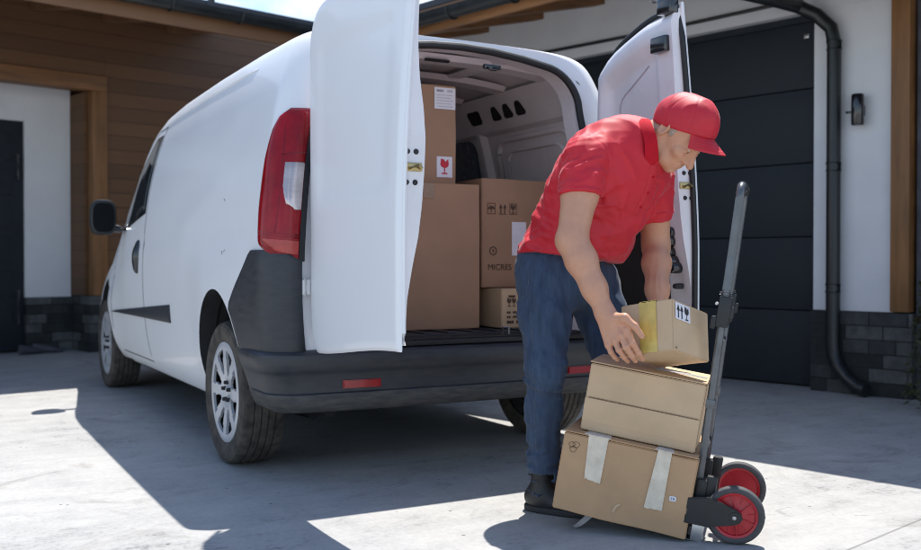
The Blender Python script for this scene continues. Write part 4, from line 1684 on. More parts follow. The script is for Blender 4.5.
def umbrella_icon(cx, y0, h, wd):
    dome = [(cx + wd * .5 * math.cos(a), y0 + h * .45 + h * .45 * math.sin(a)) for a in np.linspace(0, PI, 11)]
    return [dome, rect(cx - wd * .05, y0, cx + wd * .05, y0 + h * .46)]


# ------------------------------------------------------------------ cartons in the cargo bay
def bay_box(lo, hi, m, label, seed):
    c = Vector(((lo[0] + hi[0]) / 2, (lo[1] + hi[1]) / 2, lo[2]))
    t = empty('carton', c)
    tag(t, label, 'cardboard box', 'cardboard boxes in the van')
    bm = bmesh.new()
    carton_mesh(bm, Vector(lo) - c, Vector(hi) - c, seed)
    finish('box_body', bm, m, t, angle=30)
    F = face_frame(Vector((lo[0], lo[1], lo[2])) - c, (1, 0, 0), (0, 0, 1))     # x right, y up on the rear-facing side
    return t, F, hi[0] - lo[0], hi[2] - lo[2]


t, F, w_, h_ = bay_box((-0.34, 0.33, 0.5945), (0.185, 0.86, 1.253), M['card_dark'], 'large plain brown carton on the cargo floor beside the open left door', 1)
decal('tape', M['tape_brown'], t, F, [wavy(0.235, h_ - 0.07, 0.29, h_ - 0.001, 0.001, 3)])
t, F, w_, h_ = bay_box((-0.27, 0.40, 1.2555), (0.098, 0.78, 1.705), M['card_dark'], 'tall carton with shipping label and red glass sticker, stacked on the large plain one', 2)
decal('shipping_label', M['paper'], t, F, [rect(w_ - 0.112, h_ - 0.108, w_ - 0.004, h_ - 0.010)])
decal('label_print', M['ink_grey'], t, F, [rect(w_ - 0.100, h_ - 0.030, w_ - 0.065, h_ - 0.020)] + [rect(w_ - 0.100, h_ - 0.045 - 0.013 * k, w_ - 0.016 - 0.012 * (k % 2), h_ - 0.0432 - 0.013 * k) for k in range(5)]
      + [rect(w_ - 0.045 + 0.004 * k, h_ - 0.030, w_ - 0.0435 + 0.004 * k, h_ - 0.018) for k in range(7)], lift=0.003)
decal('fragile_sticker', M['paper'], t, F, [rect(w_ - 0.100, 0.030, w_ - 0.020, 0.125)])
decal('red_glass', M['ink_red'], t, F, glass_icon(w_ - 0.060, 0.045, 0.070, 0.044), lift=0.003)
decal('tape', M['tape_brown'], t, F, [wavy(0.135, 0.002, 0.195, 0.14, 0.001, 5), wavy(0.14, h_ - 0.12, 0.195, h_ - 0.002, 0.001, 6)])
t, F, w_, h_ = bay_box((0.235, 0.40, 0.779), (0.605, 0.80, 1.29), M['card_dark'], 'printed carton with handling symbols, resting on the small carton behind the man', 3)
y0 = 0.345
decal('print', M['ink_brown'], t, F, umbrella_icon(0.052, y0 + .008, 0.034, 0.036) + ring_polys(0.052, y0 + .024, .0, .0001, 3) + [rect(0.030, y0, 0.074, y0 + .0025), rect(0.030, y0 + .049, 0.074, y0 + .0515), rect(0.030, y0, 0.0325, y0 + .0515), rect(0.0715, y0, 0.074, y0 + .0515)]
      + arrow_up(0.104, y0 + .004, 0.045, 0.018) + arrow_up(0.126, y0 + .004, 0.045, 0.018) + [rect(0.094, y0 - .001, 0.137, y0 + .002)]
      + glass_icon(0.172, y0 + .006, 0.042, 0.028) + [rect(0.152, y0, 0.192, y0 + .0025), rect(0.152, y0 + .049, 0.192, y0 + .0515), rect(0.152, y0, 0.1545, y0 + .0515), rect(0.1895, y0, 0.192, y0 + .0515)]
      + ring_polys(0.062, 0.172, .016, .021) + [rect(0.059, 0.165, 0.065, 0.180)])
decal('white_label', M['paper'], t, F, [rect(0.165, 0.15, 0.245, 0.31)])
text_mesh('lettering', 'MICRES', 0.040, M['ink_brown'], t, F @ Matrix.Translation((0.032, 0.082, 0.0022)))
t, F, w_, h_ = bay_box((0.272, 0.28, 0.5945), (0.60, 0.72, 0.775), M['card_pale'], 'small carton with printed symbols on the cargo floor beneath the printed carton', 4)
decal('print', M['ink_brown'], t, F, glass_icon(0.040, 0.098, 0.040, 0.022) + glass_icon(0.066, 0.098, 0.040, 0.022) + [rect(0.036, 0.140, 0.072, 0.150)]
      + [rect(0.028 + 0.011 * k, 0.066, 0.036 + 0.011 * k, 0.076) for k in (0, 1, 3, 4)] + [rect(0.028 + 0.011 * k, 0.045, 0.036 + 0.011 * k, 0.055) for k in (0, 1, 3, 4, 5)]
      + [rect(0.028 + 0.0125 * k, 0.020, 0.0385 + 0.0125 * k, 0.033) for k in (0, 1, 2, 4, 5, 6, 7)])

# ------------------------------------------------------------------ hand truck, tipped a little back on its wheels
AL, TL = R(17.5), R(9.5)
TB = RV * math.sin(AL) + FV * math.cos(AL)
TA0 = -RV * math.cos(AL) + FV * math.sin(AL)
TA = TA0 * math.cos(TL) + UV * math.sin(TL)
TU = UV * math.cos(TL) - TA0 * math.sin(TL)
TO = Vector((0.340, -1.145, 0.0925))
TM = Matrix((TB, TA, TU)).transposed().to_4x4()
TM.translation = TO
truck = empty('hand_truck')
truck.matrix_world = TM
tag(truck, 'folding hand truck with grey tubes and red wheels loaded with boxes', 'hand truck')


def rail_y(z):
    return 0.122 + 0.036 * (z + 0.1) / 1.146


for x in (-0.17, 0.17):
    bm = bmesh.new()
    tube(bm, [(x, rail_y(z), z) for z in (-0.105, 0.2, 0.70)], 0.0125, 14)
    box(bm, (x - 0.014, rail_y(0.33) - 0.016, 0.315), (x + 0.014, rail_y(0.33) + 0.014, 0.345), 0.004)
    finish('lower_rail', bm, M['tube'], truck)
    bm = bmesh.new()
    box(bm, (x - 0.022, rail_y(.63) - 0.022, 0.580), (x + 0.022, rail_y(.63) + 0.018, 0.680), 0.006)
    box(bm, (x - 0.018, rail_y(.63) - 0.034, 0.615), (x + 0.018, rail_y(.63) - 0.015, 0.650), 0.005)
    box(bm, (x - 0.020, rail_y(.6) + 0.018, 0.572), (x + 0.020, rail_y(.6) + 0.034, 0.612), 0.005)
    finish('clamp', bm, M['black_plastic'], truck)
    bm = bmesh.new()
    tube(bm, [(x, rail_y(z), z) for z in (0.684, 0.6925)], 0.0185, 16)
    tube(bm, [(x - 0.012, rail_y(.655) + 0.024, 0.653), (x + 0.012, rail_y(.655) + 0.024, 0.653)], 0.005, 8)
    finish('clamp_ring', bm, M['steel'], truck)
    bm = bmesh.new()
    box(bm, (x - 0.022, rail_y(0) - 0.026, -0.075), (x + 0.022, rail_y(0) + 0.008, 0.085), 0.006)
    box(bm, (x - 0.016, rail_y(0) - 0.055, -0.02), (x + 0.016, rail_y(0) - 0.02, 0.10), 0.008)
    finish('foot_block', bm, M['black_plastic'], truck)
    s = -1 if x < 0 else 1
    bm = bmesh.new()
    xo = x + s * 0.062
    prism(bm, [(xo, 0.150, -0.052), (xo, 0.150, 0.030), (xo, 0.085, 0.046), (xo, 0.0, 0.026), (xo, -0.018, 0.016), (xo, -0.026, 0.0), (xo, -0.018, -0.016), (xo, 0.0, -0.026), (xo, 0.08, -0.050)], (s * 0.012, 0, 0), bev=0.003)
    box(bm, (min(x, xo + s * 0.010), 0.095, -0.045), (max(x, xo + s * 0.010), 0.145, 0.028), 0.004)
    finish('wheel_arm', bm, M['black_plastic'], truck)
    # wheel
    wh = empty('wheel', (x + s * 0.032, 0, 0))
    wh.parent = truck
    S = Matrix.Scale(s, 4, (1, 0, 0))
    bm = bmesh.new()
    prof = [(0.072, -0.016), (0.076, -0.019), (0.086, -0.0195), (0.0905, -0.015), (0.0922, -0.006), (0.0922, 0.006), (0.0905, 0.015), (0.086, 0.0195), (0.076, 0.019), (0.072, 0.016)]
    lathe(bm, prof, 64, S)
    finish('tyre', bm, M['grey_rubber'], wh, angle=50)
    bm = bmesh.new()
    lathe(bm, [(0.0, 0.016), (0.022, 0.016), (0.023, 0.011), (0.030, 0.008), (0.062, 0.007), (0.064, 0.013), (0.0735, 0.0155), (0.0735, -0.0155), (0.064, -0.013), (0.062, -0.007), (0.0, -0.007)], 56, S)
    for k in range(6):
        a = 2 * PI * k / 6 + 0.25
        mm = Matrix.Rotation(a, 4, 'X')
        box(bm, (s * 0.009 - 0.004, 0.020, -0.0022), (s * 0.009 + 0.004, 0.066, 0.0022), 0.0012, mm)
        mm = Matrix.Rotation(a + PI / 6, 4, 'X')
        box(bm, (s * 0.006 - 0.004, 0.040, -0.0015), (s * 0.006 + 0.004, 0.064, 0.0015), 0.001, mm)
    rim = finish('rim', bm, M['red_plastic'], wh, angle=35)
    bm = bmesh.new()
    lathe(bm, [(0.0, 0.048), (0.006, 0.0475), (0.0075, 0.044), (0.0075, 0.020)], 14, S)
    finish('axle_bolt', bm, M['steel'], wh)
    bm = bmesh.new()
    lathe(bm, [(0.0, 0.0435), (0.017, 0.0435), (0.019, 0.040), (0.019, 0.016)], 24, S)
    finish('hub_cap', bm, M['black_plastic'], wh)
bm = bmesh.new()
tube(bm, [(-0.245, 0, 0), (0.245, 0, 0)], 0.006, 10)
finish('axle', bm, M['steel'], truck)
bm = bmesh.new()
for z in (0.16, 0.52):
    tube(bm, [(-0.17, rail_y(z), z), (0.17, rail_y(z), z)], 0.009, 10)
box(bm, (-0.165, rail_y(0) - 0.012, -0.06), (0.165, rail_y(0) + 0.004, 0.03), 0.004)
split_islands(finish('crossbar', bm, M['tube_dark'], truck))
bm = bmesh.new()
pts = [(-0.168, rail_y(0.62), 0.62), (-0.168, rail_y(1.0), 1.0)]
for a in np.linspace(0, 90, 6)[1:]:
    pts.append((-0.168 + 0.035 * (1 - math.cos(R(a))), rail_y(1.03), 1.005 + 0.035 * math.sin(R(a))))
pts += [(-x, y, z) for x, y, z in reversed(pts)]
tube(bm, pts, 0.0135, 14)
finish('handle_tube', bm, M['tube'], truck)
bm = bmesh.new()
tube(bm, [(-0.115, rail_y(1.03), 1.04), (0.115, rail_y(1.03), 1.04)], 0.0185, 16)
finish('grip', bm, M['black_plastic'], truck)
bm = bmesh.new()
box(bm, (-0.215, 0.105, -0.1125), (0.195, 0.48, -0.1085), 0.001)
box(bm, (-0.215, 0.098, -0.1125), (0.195, 0.104, -0.055), 0.002)
split_islands(finish('toe_plate', bm, M['tube'], truck))
bm = bmesh.new()
box(bm, (-0.216, 0.085, -0.112), (-0.19, 0.125, -0.052), 0.006)
finish('corner_foot', bm, M['steel'], truck)


def truck_box(lo, hi, m, label, seed, grp=True):
    t = empty('carton')
    t.matrix_world = TM @ Matrix.Translation(Vector(((lo[0] + hi[0]) / 2, (lo[1] + hi[1]) / 2, lo[2])))
    tag(t, label, 'cardboard box', 'cardboard boxes on the hand truck')
    c = Vector(((lo[0] + hi[0]) / 2, (lo[1] + hi[1]) / 2, lo[2]))
    lo, hi = Vector(lo) - c, Vector(hi) - c
    bm = bmesh.new()
    carton_mesh(bm, lo, hi, seed)
    finish('box_body', bm, m, t, angle=30)
    # side that faces away from the van: x of the face runs from the far (left) end towards the truck, y up
    F = face_frame((lo[0], hi[1], lo[2]), (0, -1, 0), (0, 0, 1))
    return t, F, lo, hi


bx, F, lo, hi = truck_box((-0.24, 0.137, -0.1075), (0.175, 0.576, 0.152), M['card'], 'lowest and largest box on the hand truck, with two strips of pale tape', 11)
# lid flaps, standing a little proud so that a dark slot shows below them
bm = bmesh.new()
zt = hi[2] + 0.0035
prism(bm, [(lo[0] - 0.003, lo[1] + 0.002, zt + 0.001), (lo[0] - 0.003, hi[1] - 0.001, zt - 0.001), (-0.035, hi[1] - 0.002, zt - 0.0005), (-0.03, lo[1] + 0.003, zt - 0.0005)], (0, 0, 0.0042), bev=0.001)
finish('near_flap', bm, M['card'], bx)
bm = bmesh.new()
prism(bm, [(-0.028, lo[1] + 0.003, zt - 0.0005), (-0.033, hi[1] - 0.002, zt - 0.0005), (hi[0] + 0.001, hi[1] - 0.001, zt), (hi[0] + 0.001, lo[1] + 0.002, zt)], (0, 0, 0.0042), bev=0.001)
finish('far_flap', bm, M['card'], bx)
W1 = hi[1] - lo[1]


def band(name, m, parent, F, quad, lift, nx, ny, amp, seed, over=None, label=None):
    """a strip of film pressed on a face: creased grid with small thickness; quad = four (x, y) corners from lower left"""
    q = [Vector((*p, 0)) for p in quad]
    r_ = random.Random(seed)
    rows, base = [], []
    for j in range(ny + 1):
        v = j / ny
        ro, ri = [], []
        for i in range(nx + 1):
            u = i / nx
            p = q[0] * (1 - u) * (1 - v) + q[1] * u * (1 - v) + q[2] * u * v + q[3] * (1 - u) * v
            k = mnoise.noise(Vector((p.x * 90, p.y * 45, seed * 3.1))) * amp
            if j in (0, ny):
                p.y += r_.uniform(-0.0015, 0.0015)
            ro.append(F @ Vector((p.x, p.y, lift + 0.0006 + abs(k))))
            ri.append(F @ Vector((p.x, p.y, lift - 0.001)))
        rows.append(ro); base.append(ri)
    if over:
        for d in over:
            rows.append([F @ (F.inverted() @ p + Vector((0, 0.0035, -d))) for p in rows[ny]])
            base.append([F @ (F.inverted() @ p + Vector((0, -0.001, -d))) for p in rows[ny]])
    bm = bmesh.new()
    slab_from_rows(bm, rows, base)
    o = finish(name, bm, m, parent, angle=25)
    if label:
        o['label'] = label
    return o


band('tape_strip', M['tape'], bx, F, [(0.086, 0.122), (0.152, 0.112), (0.1535, 0.262), (0.066, 0.264)] if False else [(0.090, 0.122), (0.144, 0.115), (0.148, 0.268), (0.082, 0.268)], 0.0024, 12, 26, 0.0022, 1)
band('tape_strip', M['tape'], bx, F, [(0.295, 0.072), (0.353, 0.076), (0.354, 0.268), (0.310, 0.268)], 0.0024, 12, 26, 0.0026, 2)
# grey film over the lid edge where each strip folds over the top
for i, (x0, x1) in enumerate(((0.068, 0.156), (0.300, 0.360))):
    Ft = face_frame((lo[0], hi[1], hi[2] + 0.0072), (0, -1, 0), (1, 0, 0))
    band('lid_tape', M['tape_grey'], bx, Ft, [(x0, -0.008), (x1, -0.008), (x1 - 0.006, 0.05), (x0 + 0.006, 0.05)], 0.002, 8, 6, 0.002, 20 + i)
decal('sticker', M['paper'], bx, F, [[(0.380 + 0.011 * math.copysign(abs(math.cos(a)) ** .4, math.cos(a)), 0.122 + 0.008 * math.copysign(abs(math.sin(a)) ** .4, math.sin(a))) for a in np.linspace(0, 2 * PI, 20, endpoint=False)]], lift=0.0024)
decal('sticker_print', M['ink_grey'], bx, F, [rect(0.374, 0.118, 0.378, 0.126), rect(0.381, 0.118, 0.386, 0.126)], lift=0.0031)
bm = bmesh.new()
for cx, cy, r_ in ((0.032, 0.222, 0.010), (0.046, 0.224, 0.011), (0.038, 0.208, 0.011)):
    tube(bm, [F @ Vector((cx + r_ * math.cos(a) * (1 + 0.15 * math.sin(3 * a)), cy + r_ * 0.9 * math.sin(a), 0.0022)) for a in np.linspace(0, 2 * PI, 18, endpoint=False)], 0.0006, 5, closed=True)
finish('pen_scribble', bm, M['ink_brown'], bx)
decal('worn_mark', M['card_pale'], bx, F, [[(0.196, 0.036), (0.204, 0.034), (0.210, 0.052), (0.222, 0.062), (0.220, 0.068), (0.204, 0.058)]], lift=0.0022)
# middle box
mb, F, lo, hi = truck_box((-0.195, 0.156, 0.1635), (0.055, 0.534, 0.388), M['card_pale'], 'middle box on the hand truck, with a long slit and fold across its side', 12)
bm = bmesh.new()
zt = hi[2] + 0.003
prism(bm, [(lo[0] - 0.004, lo[1] - 0.002, zt), (lo[0] - 0.004, hi[1] + 0.002, zt), (0.004, hi[1] + 0.001, zt + 0.0015), (0.004, lo[1] - 0.001, zt + 0.0015)], (0, 0, 0.004), bev=0.001)
finish('near_flap', bm, M['card_pale'], mb)
bm = bmesh.new()
prism(bm, [(0.008, lo[1] - 0.001, zt + 0.0015), (0.008, hi[1] + 0.001, zt + 0.0015), (hi[0] + 0.002, hi[1] + 0.002, zt), (hi[0] + 0.002, lo[1] - 0.002, zt)], (0, 0, 0.004), bev=0.001)
finish('far_flap', bm, M['card_pale'], mb)
decal('slit', M['card_edge'], mb, F, [[(0.012, 0.1095), (0.372, 0.110), (0.372, 0.1118), (0.012, 0.1122)]], lift=0.0022)
bm = bmesh.new()
rows = [[F @ Vector((x, y, z)) for x in np.linspace(0.001, 0.377, 12)] for y, z in ((0.1085, 0.0012), (0.1082, 0.0052), (0.090, 0.0068), (0.075, 0.0060), (0.052, 0.0035), (0.030, 0.0012))]
grid(bm, rows)
finish('folded_band', bm, M['card_pale'], mb)
Ft = face_frame((lo[0], hi[1], hi[2] + 0.0072), (0, -1, 0), (1, 0, 0))
band('lid_tape', M['tape_grey'], mb, Ft, [(0.20, 0.10), (0.372, 0.10), (0.372, 0.145), (0.20, 0.145)], 0.001, 10, 5, 0.003, 31)

# ------------------------------------------------------------------ box in the man's hands
YW, TLT, ROL = R(40), R(16), R(1.5)
def held_axis(v):
    v = Matrix.Rotation(-TLT, 3, RV) @ v
    return Matrix.Rotation(ROL, 3, FV) @ v
HL = held_axis(-RV * math.cos(YW) + FV * math.sin(YW))       # along the left side
HR = held_axis(RV * math.sin(YW) + FV * math.cos(YW))        # along the right side
HK = held_axis(UV.copy())
HW, HD, HH = 0.185, 0.245, 0.166
HE = at(673, 326, 3.10)
hb = empty('carton')
hm = Matrix((HR, HL, HK)).transposed().to_4x4()
hm.translation = HE - HK * HH / 2 + UV * 0.006
HMX = hm.copy()
hb.matrix_world = hm
tag(hb, 'small tilted box held in both hands, with yellow tape and a handling label', 'cardboard box')
bm = bmesh.new()
carton_mesh(bm, (0, 0, 0), (HD, HW, HH), 13, wob=0.0018)
finish('box_body', bm, M['card_pale'], hb, angle=30)
Fl = face_frame((0, HW, 0), (0, -1, 0), (0, 0, 1))           # left side: x runs towards the near edge
Fr = face_frame((0, 0, 0), (1, 0, 0), (0, 0, 1))             # right side: x runs away from the near edge
band('yellow_tape', M['tape_yellow'], hb, Fl, [(0.070, 0.001), (0.130, 0.001), (0.128, HH - 0.001), (0.068, HH - 0.001)], 0.0022, 10, 24, 0.0020, 41)
Ftop = face_frame((0, HW, HH), (0, -1, 0), (1, 0, 0))
band('yellow_tape', M['tape_yellow'], hb, Ftop, [(0.068, 0.001), (0.128, 0.001), (0.126, HD), (0.066, HD)], 0.0022, 10, 24, 0.0020, 42)
decal('handling_label', M['paper'], hb, Fr, [rect(0.014, 0.104, 0.112, 0.158)], lift=0.0024)
decal('label_symbols', M['ink'], hb, Fr, arrow_up(0.032, 0.109, 0.044, 0.021) + arrow_up(0.055, 0.109, 0.044, 0.021) + glass_icon(0.088, 0.109, 0.044, 0.028), lift=0.0031)
decal('seam', M['card_edge'], hb, Ftop, [rect(0.002, HD * .5 - 0.0008, HW - 0.002, HD * .5 + 0.0008)], lift=0.0019)
decal('hole', M['ink'], hb, Fr, [[(0.014 + 0.003 * math.cos(a), 0.011 + 0.003 * math.sin(a)) for a in np.linspace(0, 2 * PI, 10, endpoint=False)]], lift=0.0022)

# loose strip of film on the ground under the load
bm = bmesh.new()
rows, base = [], []
a0, a1 = at(574, 533, 3.36), at(616, 521, 3.40)
a0.z = a1.z = 0
dv = (a1 - a0)
sd_ = Vector((-dv.y, dv.x, 0)).normalized()
for i in range(25):
    t = i / 24
    c = a0 + dv * t + UV * (0.004 + 0.030 * math.sin(PI * t * 0.9) ** 2 + 0.028 * t * t)
    tw = 0.9 * math.sin(t * 2.6)
    hv = sd_ * math.cos(tw) + UV * math.sin(tw)
    rows.append([c + hv * (0.024 * (k / 4 - 0.5)) + UV * 0.012 * abs(math.sin(tw)) for k in range(5)])
    base.append([p - UV * 0.0006 for p in rows[-1]])
slab_from_rows(bm, rows, base)
st = finish('tape_scrap', bm, M['tape_grey'], smooth=True)
tag(st, 'loose curl of grey tape lying on the concrete under the lowest box', 'tape')
HSC = 1.0
# ------------------------------------------------------------------ sculpting: signed distances turned into a mesh
def V3(p):
    return np.array((p[0], p[1], p[2]), float)


def s_cone(p, a, b, r1, r2):
    a, b = V3(a), V3(b)
    ab = b - a
    t = np.clip((p - a) @ ab / (ab @ ab), 0, 1)
    return np.linalg.norm(p - a - t[:, None] * ab, axis=1) - (r1 + (r2 - r1) * t)


def s_chain(p, pts, rs, k=0.0):
    d = None
    for i in range(len(pts) - 1):
        e = s_cone(p, pts[i], pts[i + 1], rs[i], rs[i + 1])
        d = e if d is None else (np.minimum(d, e) if k == 0 else smin(d, e, k))
    return d


def s_ell(p, c, ax, rad):
    """ellipsoid: ax three unit vectors, rad three radii"""
    q = p - V3(c)
    l = np.stack([q @ V3(a) for a in ax], 1)
    rad = np.array(rad)
    k0 = np.linalg.norm(l / rad, axis=1)
    k1 = np.linalg.norm(l / (rad * rad), axis=1)
    return np.where(k0 > 1e-6, k0 * (k0 - 1) / np.maximum(k1, 1e-9), -rad.min())


def s_sph(p, c, r):
    return np.linalg.norm(p - V3(c), axis=1) - r


def s_plane(p, c, n):
    return (p - V3(c)) @ V3(n)


def s_box(p, c, ax, half, r=0.0):
    q = p - V3(c)
    l = np.abs(np.stack([q @ V3(a) for a in ax], 1)) - (np.array(half) - r)
    return np.linalg.norm(np.maximum(l, 0), axis=1) + np.minimum(l.max(1), 0) - r


def smin(a, b, k):
    h = np.maximum(k - np.abs(a - b), 0) / k
    return np.minimum(a, b) - h * h * k * 0.25


def smax(a, b, k):
    return -smin(-a, -b, k)


def sculpt(name, f, lo, hi, h, m, parent=None, relax=2, B=8, mats=None, pick=None):
    """surface net of f over the box lo..hi with cells of size h (only cells near the surface are visited)"""
    h = h * HSC
    lo, hi = np.array(lo, float), np.array(hi, float)
    nb = np.ceil((hi - lo) / (h * B)).astype(int)
    ii = np.stack(np.meshgrid(*[np.arange(n) for n in nb], indexing='ij'), -1).reshape(-1, 3)
    cen = lo + (ii + 0.5) * h * B
    keep = []
    for i in range(0, len(cen), 200000):
        keep.append(np.abs(f(cen[i:i + 200000])) < h * B * 1.35)
    ii = ii[np.concatenate(keep)]
    N = nb * B + 1
    cr = np.stack(np.meshgrid(*[np.arange(B + 1)] * 3, indexing='ij'), -1).reshape(-1, 3)
    ids, pos, val8 = [], [], []
    corners = np.array([[0, 0, 0], [1, 0, 0], [0, 1, 0], [1, 1, 0], [0, 0, 1], [1, 0, 1], [0, 1, 1], [1, 1, 1]])
    edges = [(0, 1), (2, 3), (4, 5), (6, 7), (0, 2), (1, 3), (4, 6), (5, 7), (0, 4), (1, 5), (2, 6), (3, 7)]
    for s in range(0, len(ii), 400):
        blk = ii[s:s + 400]
        g = (blk[:, None, :] * B + cr[None]).reshape(-1, 3)
        d = f(lo + g * h).reshape(len(blk), B + 1, B + 1, B + 1)
        c8 = np.stack([d[:, a:a + B, b:b + B, c:c + B] for a, b, c in corners], -1)
        neg = (c8 < 0).sum(-1)
        act = np.argwhere((neg > 0) & (neg < 8))
        if len(act) == 0:
            continue
        v8 = c8[act[:, 0], act[:, 1], act[:, 2], act[:, 3]]
        cell = blk[act[:, 0]] * B + act[:, 1:]
        P = np.zeros((len(act), 3))
        n = np.zeros(len(act))
        for a, b in edges:
            va, vb = v8[:, a], v8[:, b]
            x = (va < 0) != (vb < 0)
            t = np.where(x, va / np.where(x, va - vb, 1), 0)
            q = corners[a] + t[:, None] * (corners[b] - corners[a])
            P += np.where(x[:, None], q, 0)
            n += x
        ids.append(cell[:, 0] * (N[1] * N[2]) + cell[:, 1] * N[2] + cell[:, 2])
        pos.append(lo + (cell + P / n[:, None]) * h)
        val8.append(np.concatenate([cell, (v8[:, [0, 1, 2, 4]] < 0)], 1))
    ids, pos, val8 = np.concatenate(ids), np.concatenate(pos), np.concatenate(val8)
    o_ = np.argsort(ids)
    ids, pos, val8 = ids[o_], pos[o_], val8[o_]
    st = np.array([N[1] * N[2], N[2], 1])
    faces = []
    for ax in range(3):
        u, v = [(1, 2), (2, 0), (0, 1)][ax]
        s0, s1 = val8[:, 3], val8[:, 4 + ax]
        q = np.where(s0 != s1)[0]
        A = ids[q]
        nb4 = [A, A - st[u], A - st[u] - st[v], A - st[v]]
        idx = [np.clip(np.searchsorted(ids, x), 0, len(ids) - 1) for x in nb4]
        ok = np.ones(len(q), bool)
        for x, k in zip(nb4, idx):
            ok &= ids[k] == x
        F = np.stack(idx, 1)[ok]
        fl = s0[q][ok] == 0
        F[fl] = F[fl][:, ::-1]
        faces.append(F)
    F = np.concatenate(faces)
    # gentle relaxation, then pull back on to the surface
    for _ in range(relax):
        acc = np.zeros_like(pos)
        cnt = np.zeros(len(pos))
        for k in range(4):
            np.add.at(acc, F[:, k], pos[F[:, (k + 1) % 4]] + pos[F[:, k - 1]])
            np.add.at(cnt, F[:, k], 2)
        pos = pos * 0.4 + 0.6 * acc / np.maximum(cnt, 1)[:, None]
    me = bpy.data.meshes.new(name)
    me.vertices.add(len(pos))
    me.vertices.foreach_set('co', pos.astype(np.float32).ravel())
    me.loops.add(F.size)
    me.loops.foreach_set('vertex_index', F.astype(np.int32).ravel())
    me.polygons.add(len(F))
    me.polygons.foreach_set('loop_start', np.arange(0, F.size, 4, dtype=np.int32))
    me.polygons.foreach_set('use_smooth', np.ones(len(F), bool))
    for mm in (mats or [m]):
        me.materials.append(mm)
    if pick is not None:
        me.polygons.foreach_set('material_index', pick(pos[F].mean(1)).astype(np.int32))
    me.update(calc_edges=True)
    me.validate()
    o = bpy.data.objects.new(name, me)
    COL.objects.link(o)
    if parent:
        o.parent = parent
        o.matrix_parent_inverse = parent.matrix_world.inverted()
    return o


def wave(p, d, L, ph=0.0, warp=0.0):
    """ridged folds across direction d"""
    t = p @ V3(d) / L * 2 * PI + ph
    if warp:
        t = t + warp * np.sin(p @ np.array([31., 17., 23.]) * 0.55 + ph * 2) + warp * 0.6 * np.sin(p @ np.array([-13., 37., 19.]) + ph)
    return np.sin(t)


_PT = np.random.RandomState(5).rand(4096) * 2 - 1


def vnoise(q):
    i = np.floor(q).astype(np.int64)
    f = q - i
    u = f * f * (3 - 2 * f)
    def hsh(a, b, c):
        return _PT[(a * 73856093 ^ b * 19349663 ^ c * 83492791) & 4095]
    x, y, z = i[:, 0], i[:, 1], i[:, 2]
    c = [[[hsh(x + a, y + b, z + d) for d in (0, 1)] for b in (0, 1)] for a in (0, 1)]
    m = lambda a, b, t: a + (b - a) * t
    ux, uy, uz = u[:, 0], u[:, 1], u[:, 2]
    return m(m(m(c[0][0][0], c[0][0][1], uz), m(c[0][1][0], c[0][1][1], uz), uy), m(m(c[1][0][0], c[1][0][1], uz), m(c[1][1][0], c[1][1][1], uz), uy), ux)


def folds(p, d, L, seed=0.0, stretch=3.5, sharp=1.0):
    """irregular cloth folds that run across direction d, about L apart; -1..1"""
    d = V3(Vector(d).normalized())
    e1 = np.cross(d, [0.31, 0.52, 0.79])
    e1 /= np.linalg.norm(e1)
    e2 = np.cross(d, e1)
    q = np.stack([p @ d / L, p @ e1 / (L * stretch), p @ e2 / (L * stretch)], 1) + seed * 17.3
    q[:, 0] += 0.5 * vnoise(q * np.array([.35, 1.2, 1.2]) + 9.1)
    a = vnoise(q)
    b = vnoise(q * 2.1 + 4.7)
    return (1 - 2 * np.abs(a) ** .72) * .95 + .3 * b


def bump_at(p, c, r):
    q = np.linalg.norm(p - V3(c), axis=1) / r
    return np.exp(-q * q)


# ------------------------------------------------------------------ man
skin = mat('skin', (0.56, 0.285, 0.172), 0.46, var=0.05, scale=60, bump=0.35, bscale=300, dist=0.0012, col2=(0.575, 0.295, 0.185))
skin.node_tree.nodes['Principled BSDF'].inputs['Subsurface Weight'].default_value = 0.12
skin.node_tree.nodes['Principled BSDF'].inputs['Subsurface Radius'].default_value = (0.012, 0.005, 0.003)
shirt_m = mat('red_pique_cotton', (0.54, 0.010, 0.024), 0.62, var=0.07, scale=9, bump=0.25, bscale=420, dist=0.0008, sheen=0.18, sheen_r=0.3, spec=0.5, rvar=0.05)
shirt_d = mat('red_rib_knit', (0.46, 0.009, 0.021), 0.88, var=0.1, scale=120, bump=0.3, bscale=300, dist=0.0008, spec=0.2)
cap_m = mat('red_cap_cotton', (0.50, 0.012, 0.026), 0.58, var=0.08, scale=14, bump=0.3, bscale=500, dist=0.0006, spec=0.5, sheen=0.10, sheen_r=0.3, rvar=0.05)
jean_m = mat('blue_denim', (0.032, 0.053, 0.096), 0.8, var=0.12, scale=40, bump=0.4, bscale=380, dist=0.0008, spec=0.25, stretch=(1, 1, 0.22), col2=(0.053, 0.082, 0.138), sheen=0.1)
shoe_m = mat('black_shoe_leather', (0.016, 0.016, 0.017), 0.5, var=0.3, scale=30, bump=0.3, bscale=160)
sole_m = mat('shoe_sole', (0.022, 0.022, 0.023), 0.75, var=0.3, scale=30)
hair_m = mat('grey_hair', (0.36, 0.29, 0.235), 0.75, var=0.35, scale=90, bump=0.6, bscale=300, stretch=(1, 1, 2.5), dist=0.002)
brow_m = mat('grey_brow', (0.16, 0.13, 0.115), 0.8, var=0.3, scale=90)
eye_w = mat('eye_white', (0.62, 0.57, 0.54), 0.15, var=0.05)
eye_d = mat('eye_iris', (0.05, 0.05, 0.05), 0.12, var=0.3)

man = empty('person', at(565, 513, 3.66).xy.to_3d())
tag(man, 'man in red polo shirt, red cap and blue jeans bending over the loaded hand truck', 'person')
bpy.context.view_layer.update()

nrm = lambda v: v.normalized()
ZH = Vector((0, 0, 1))
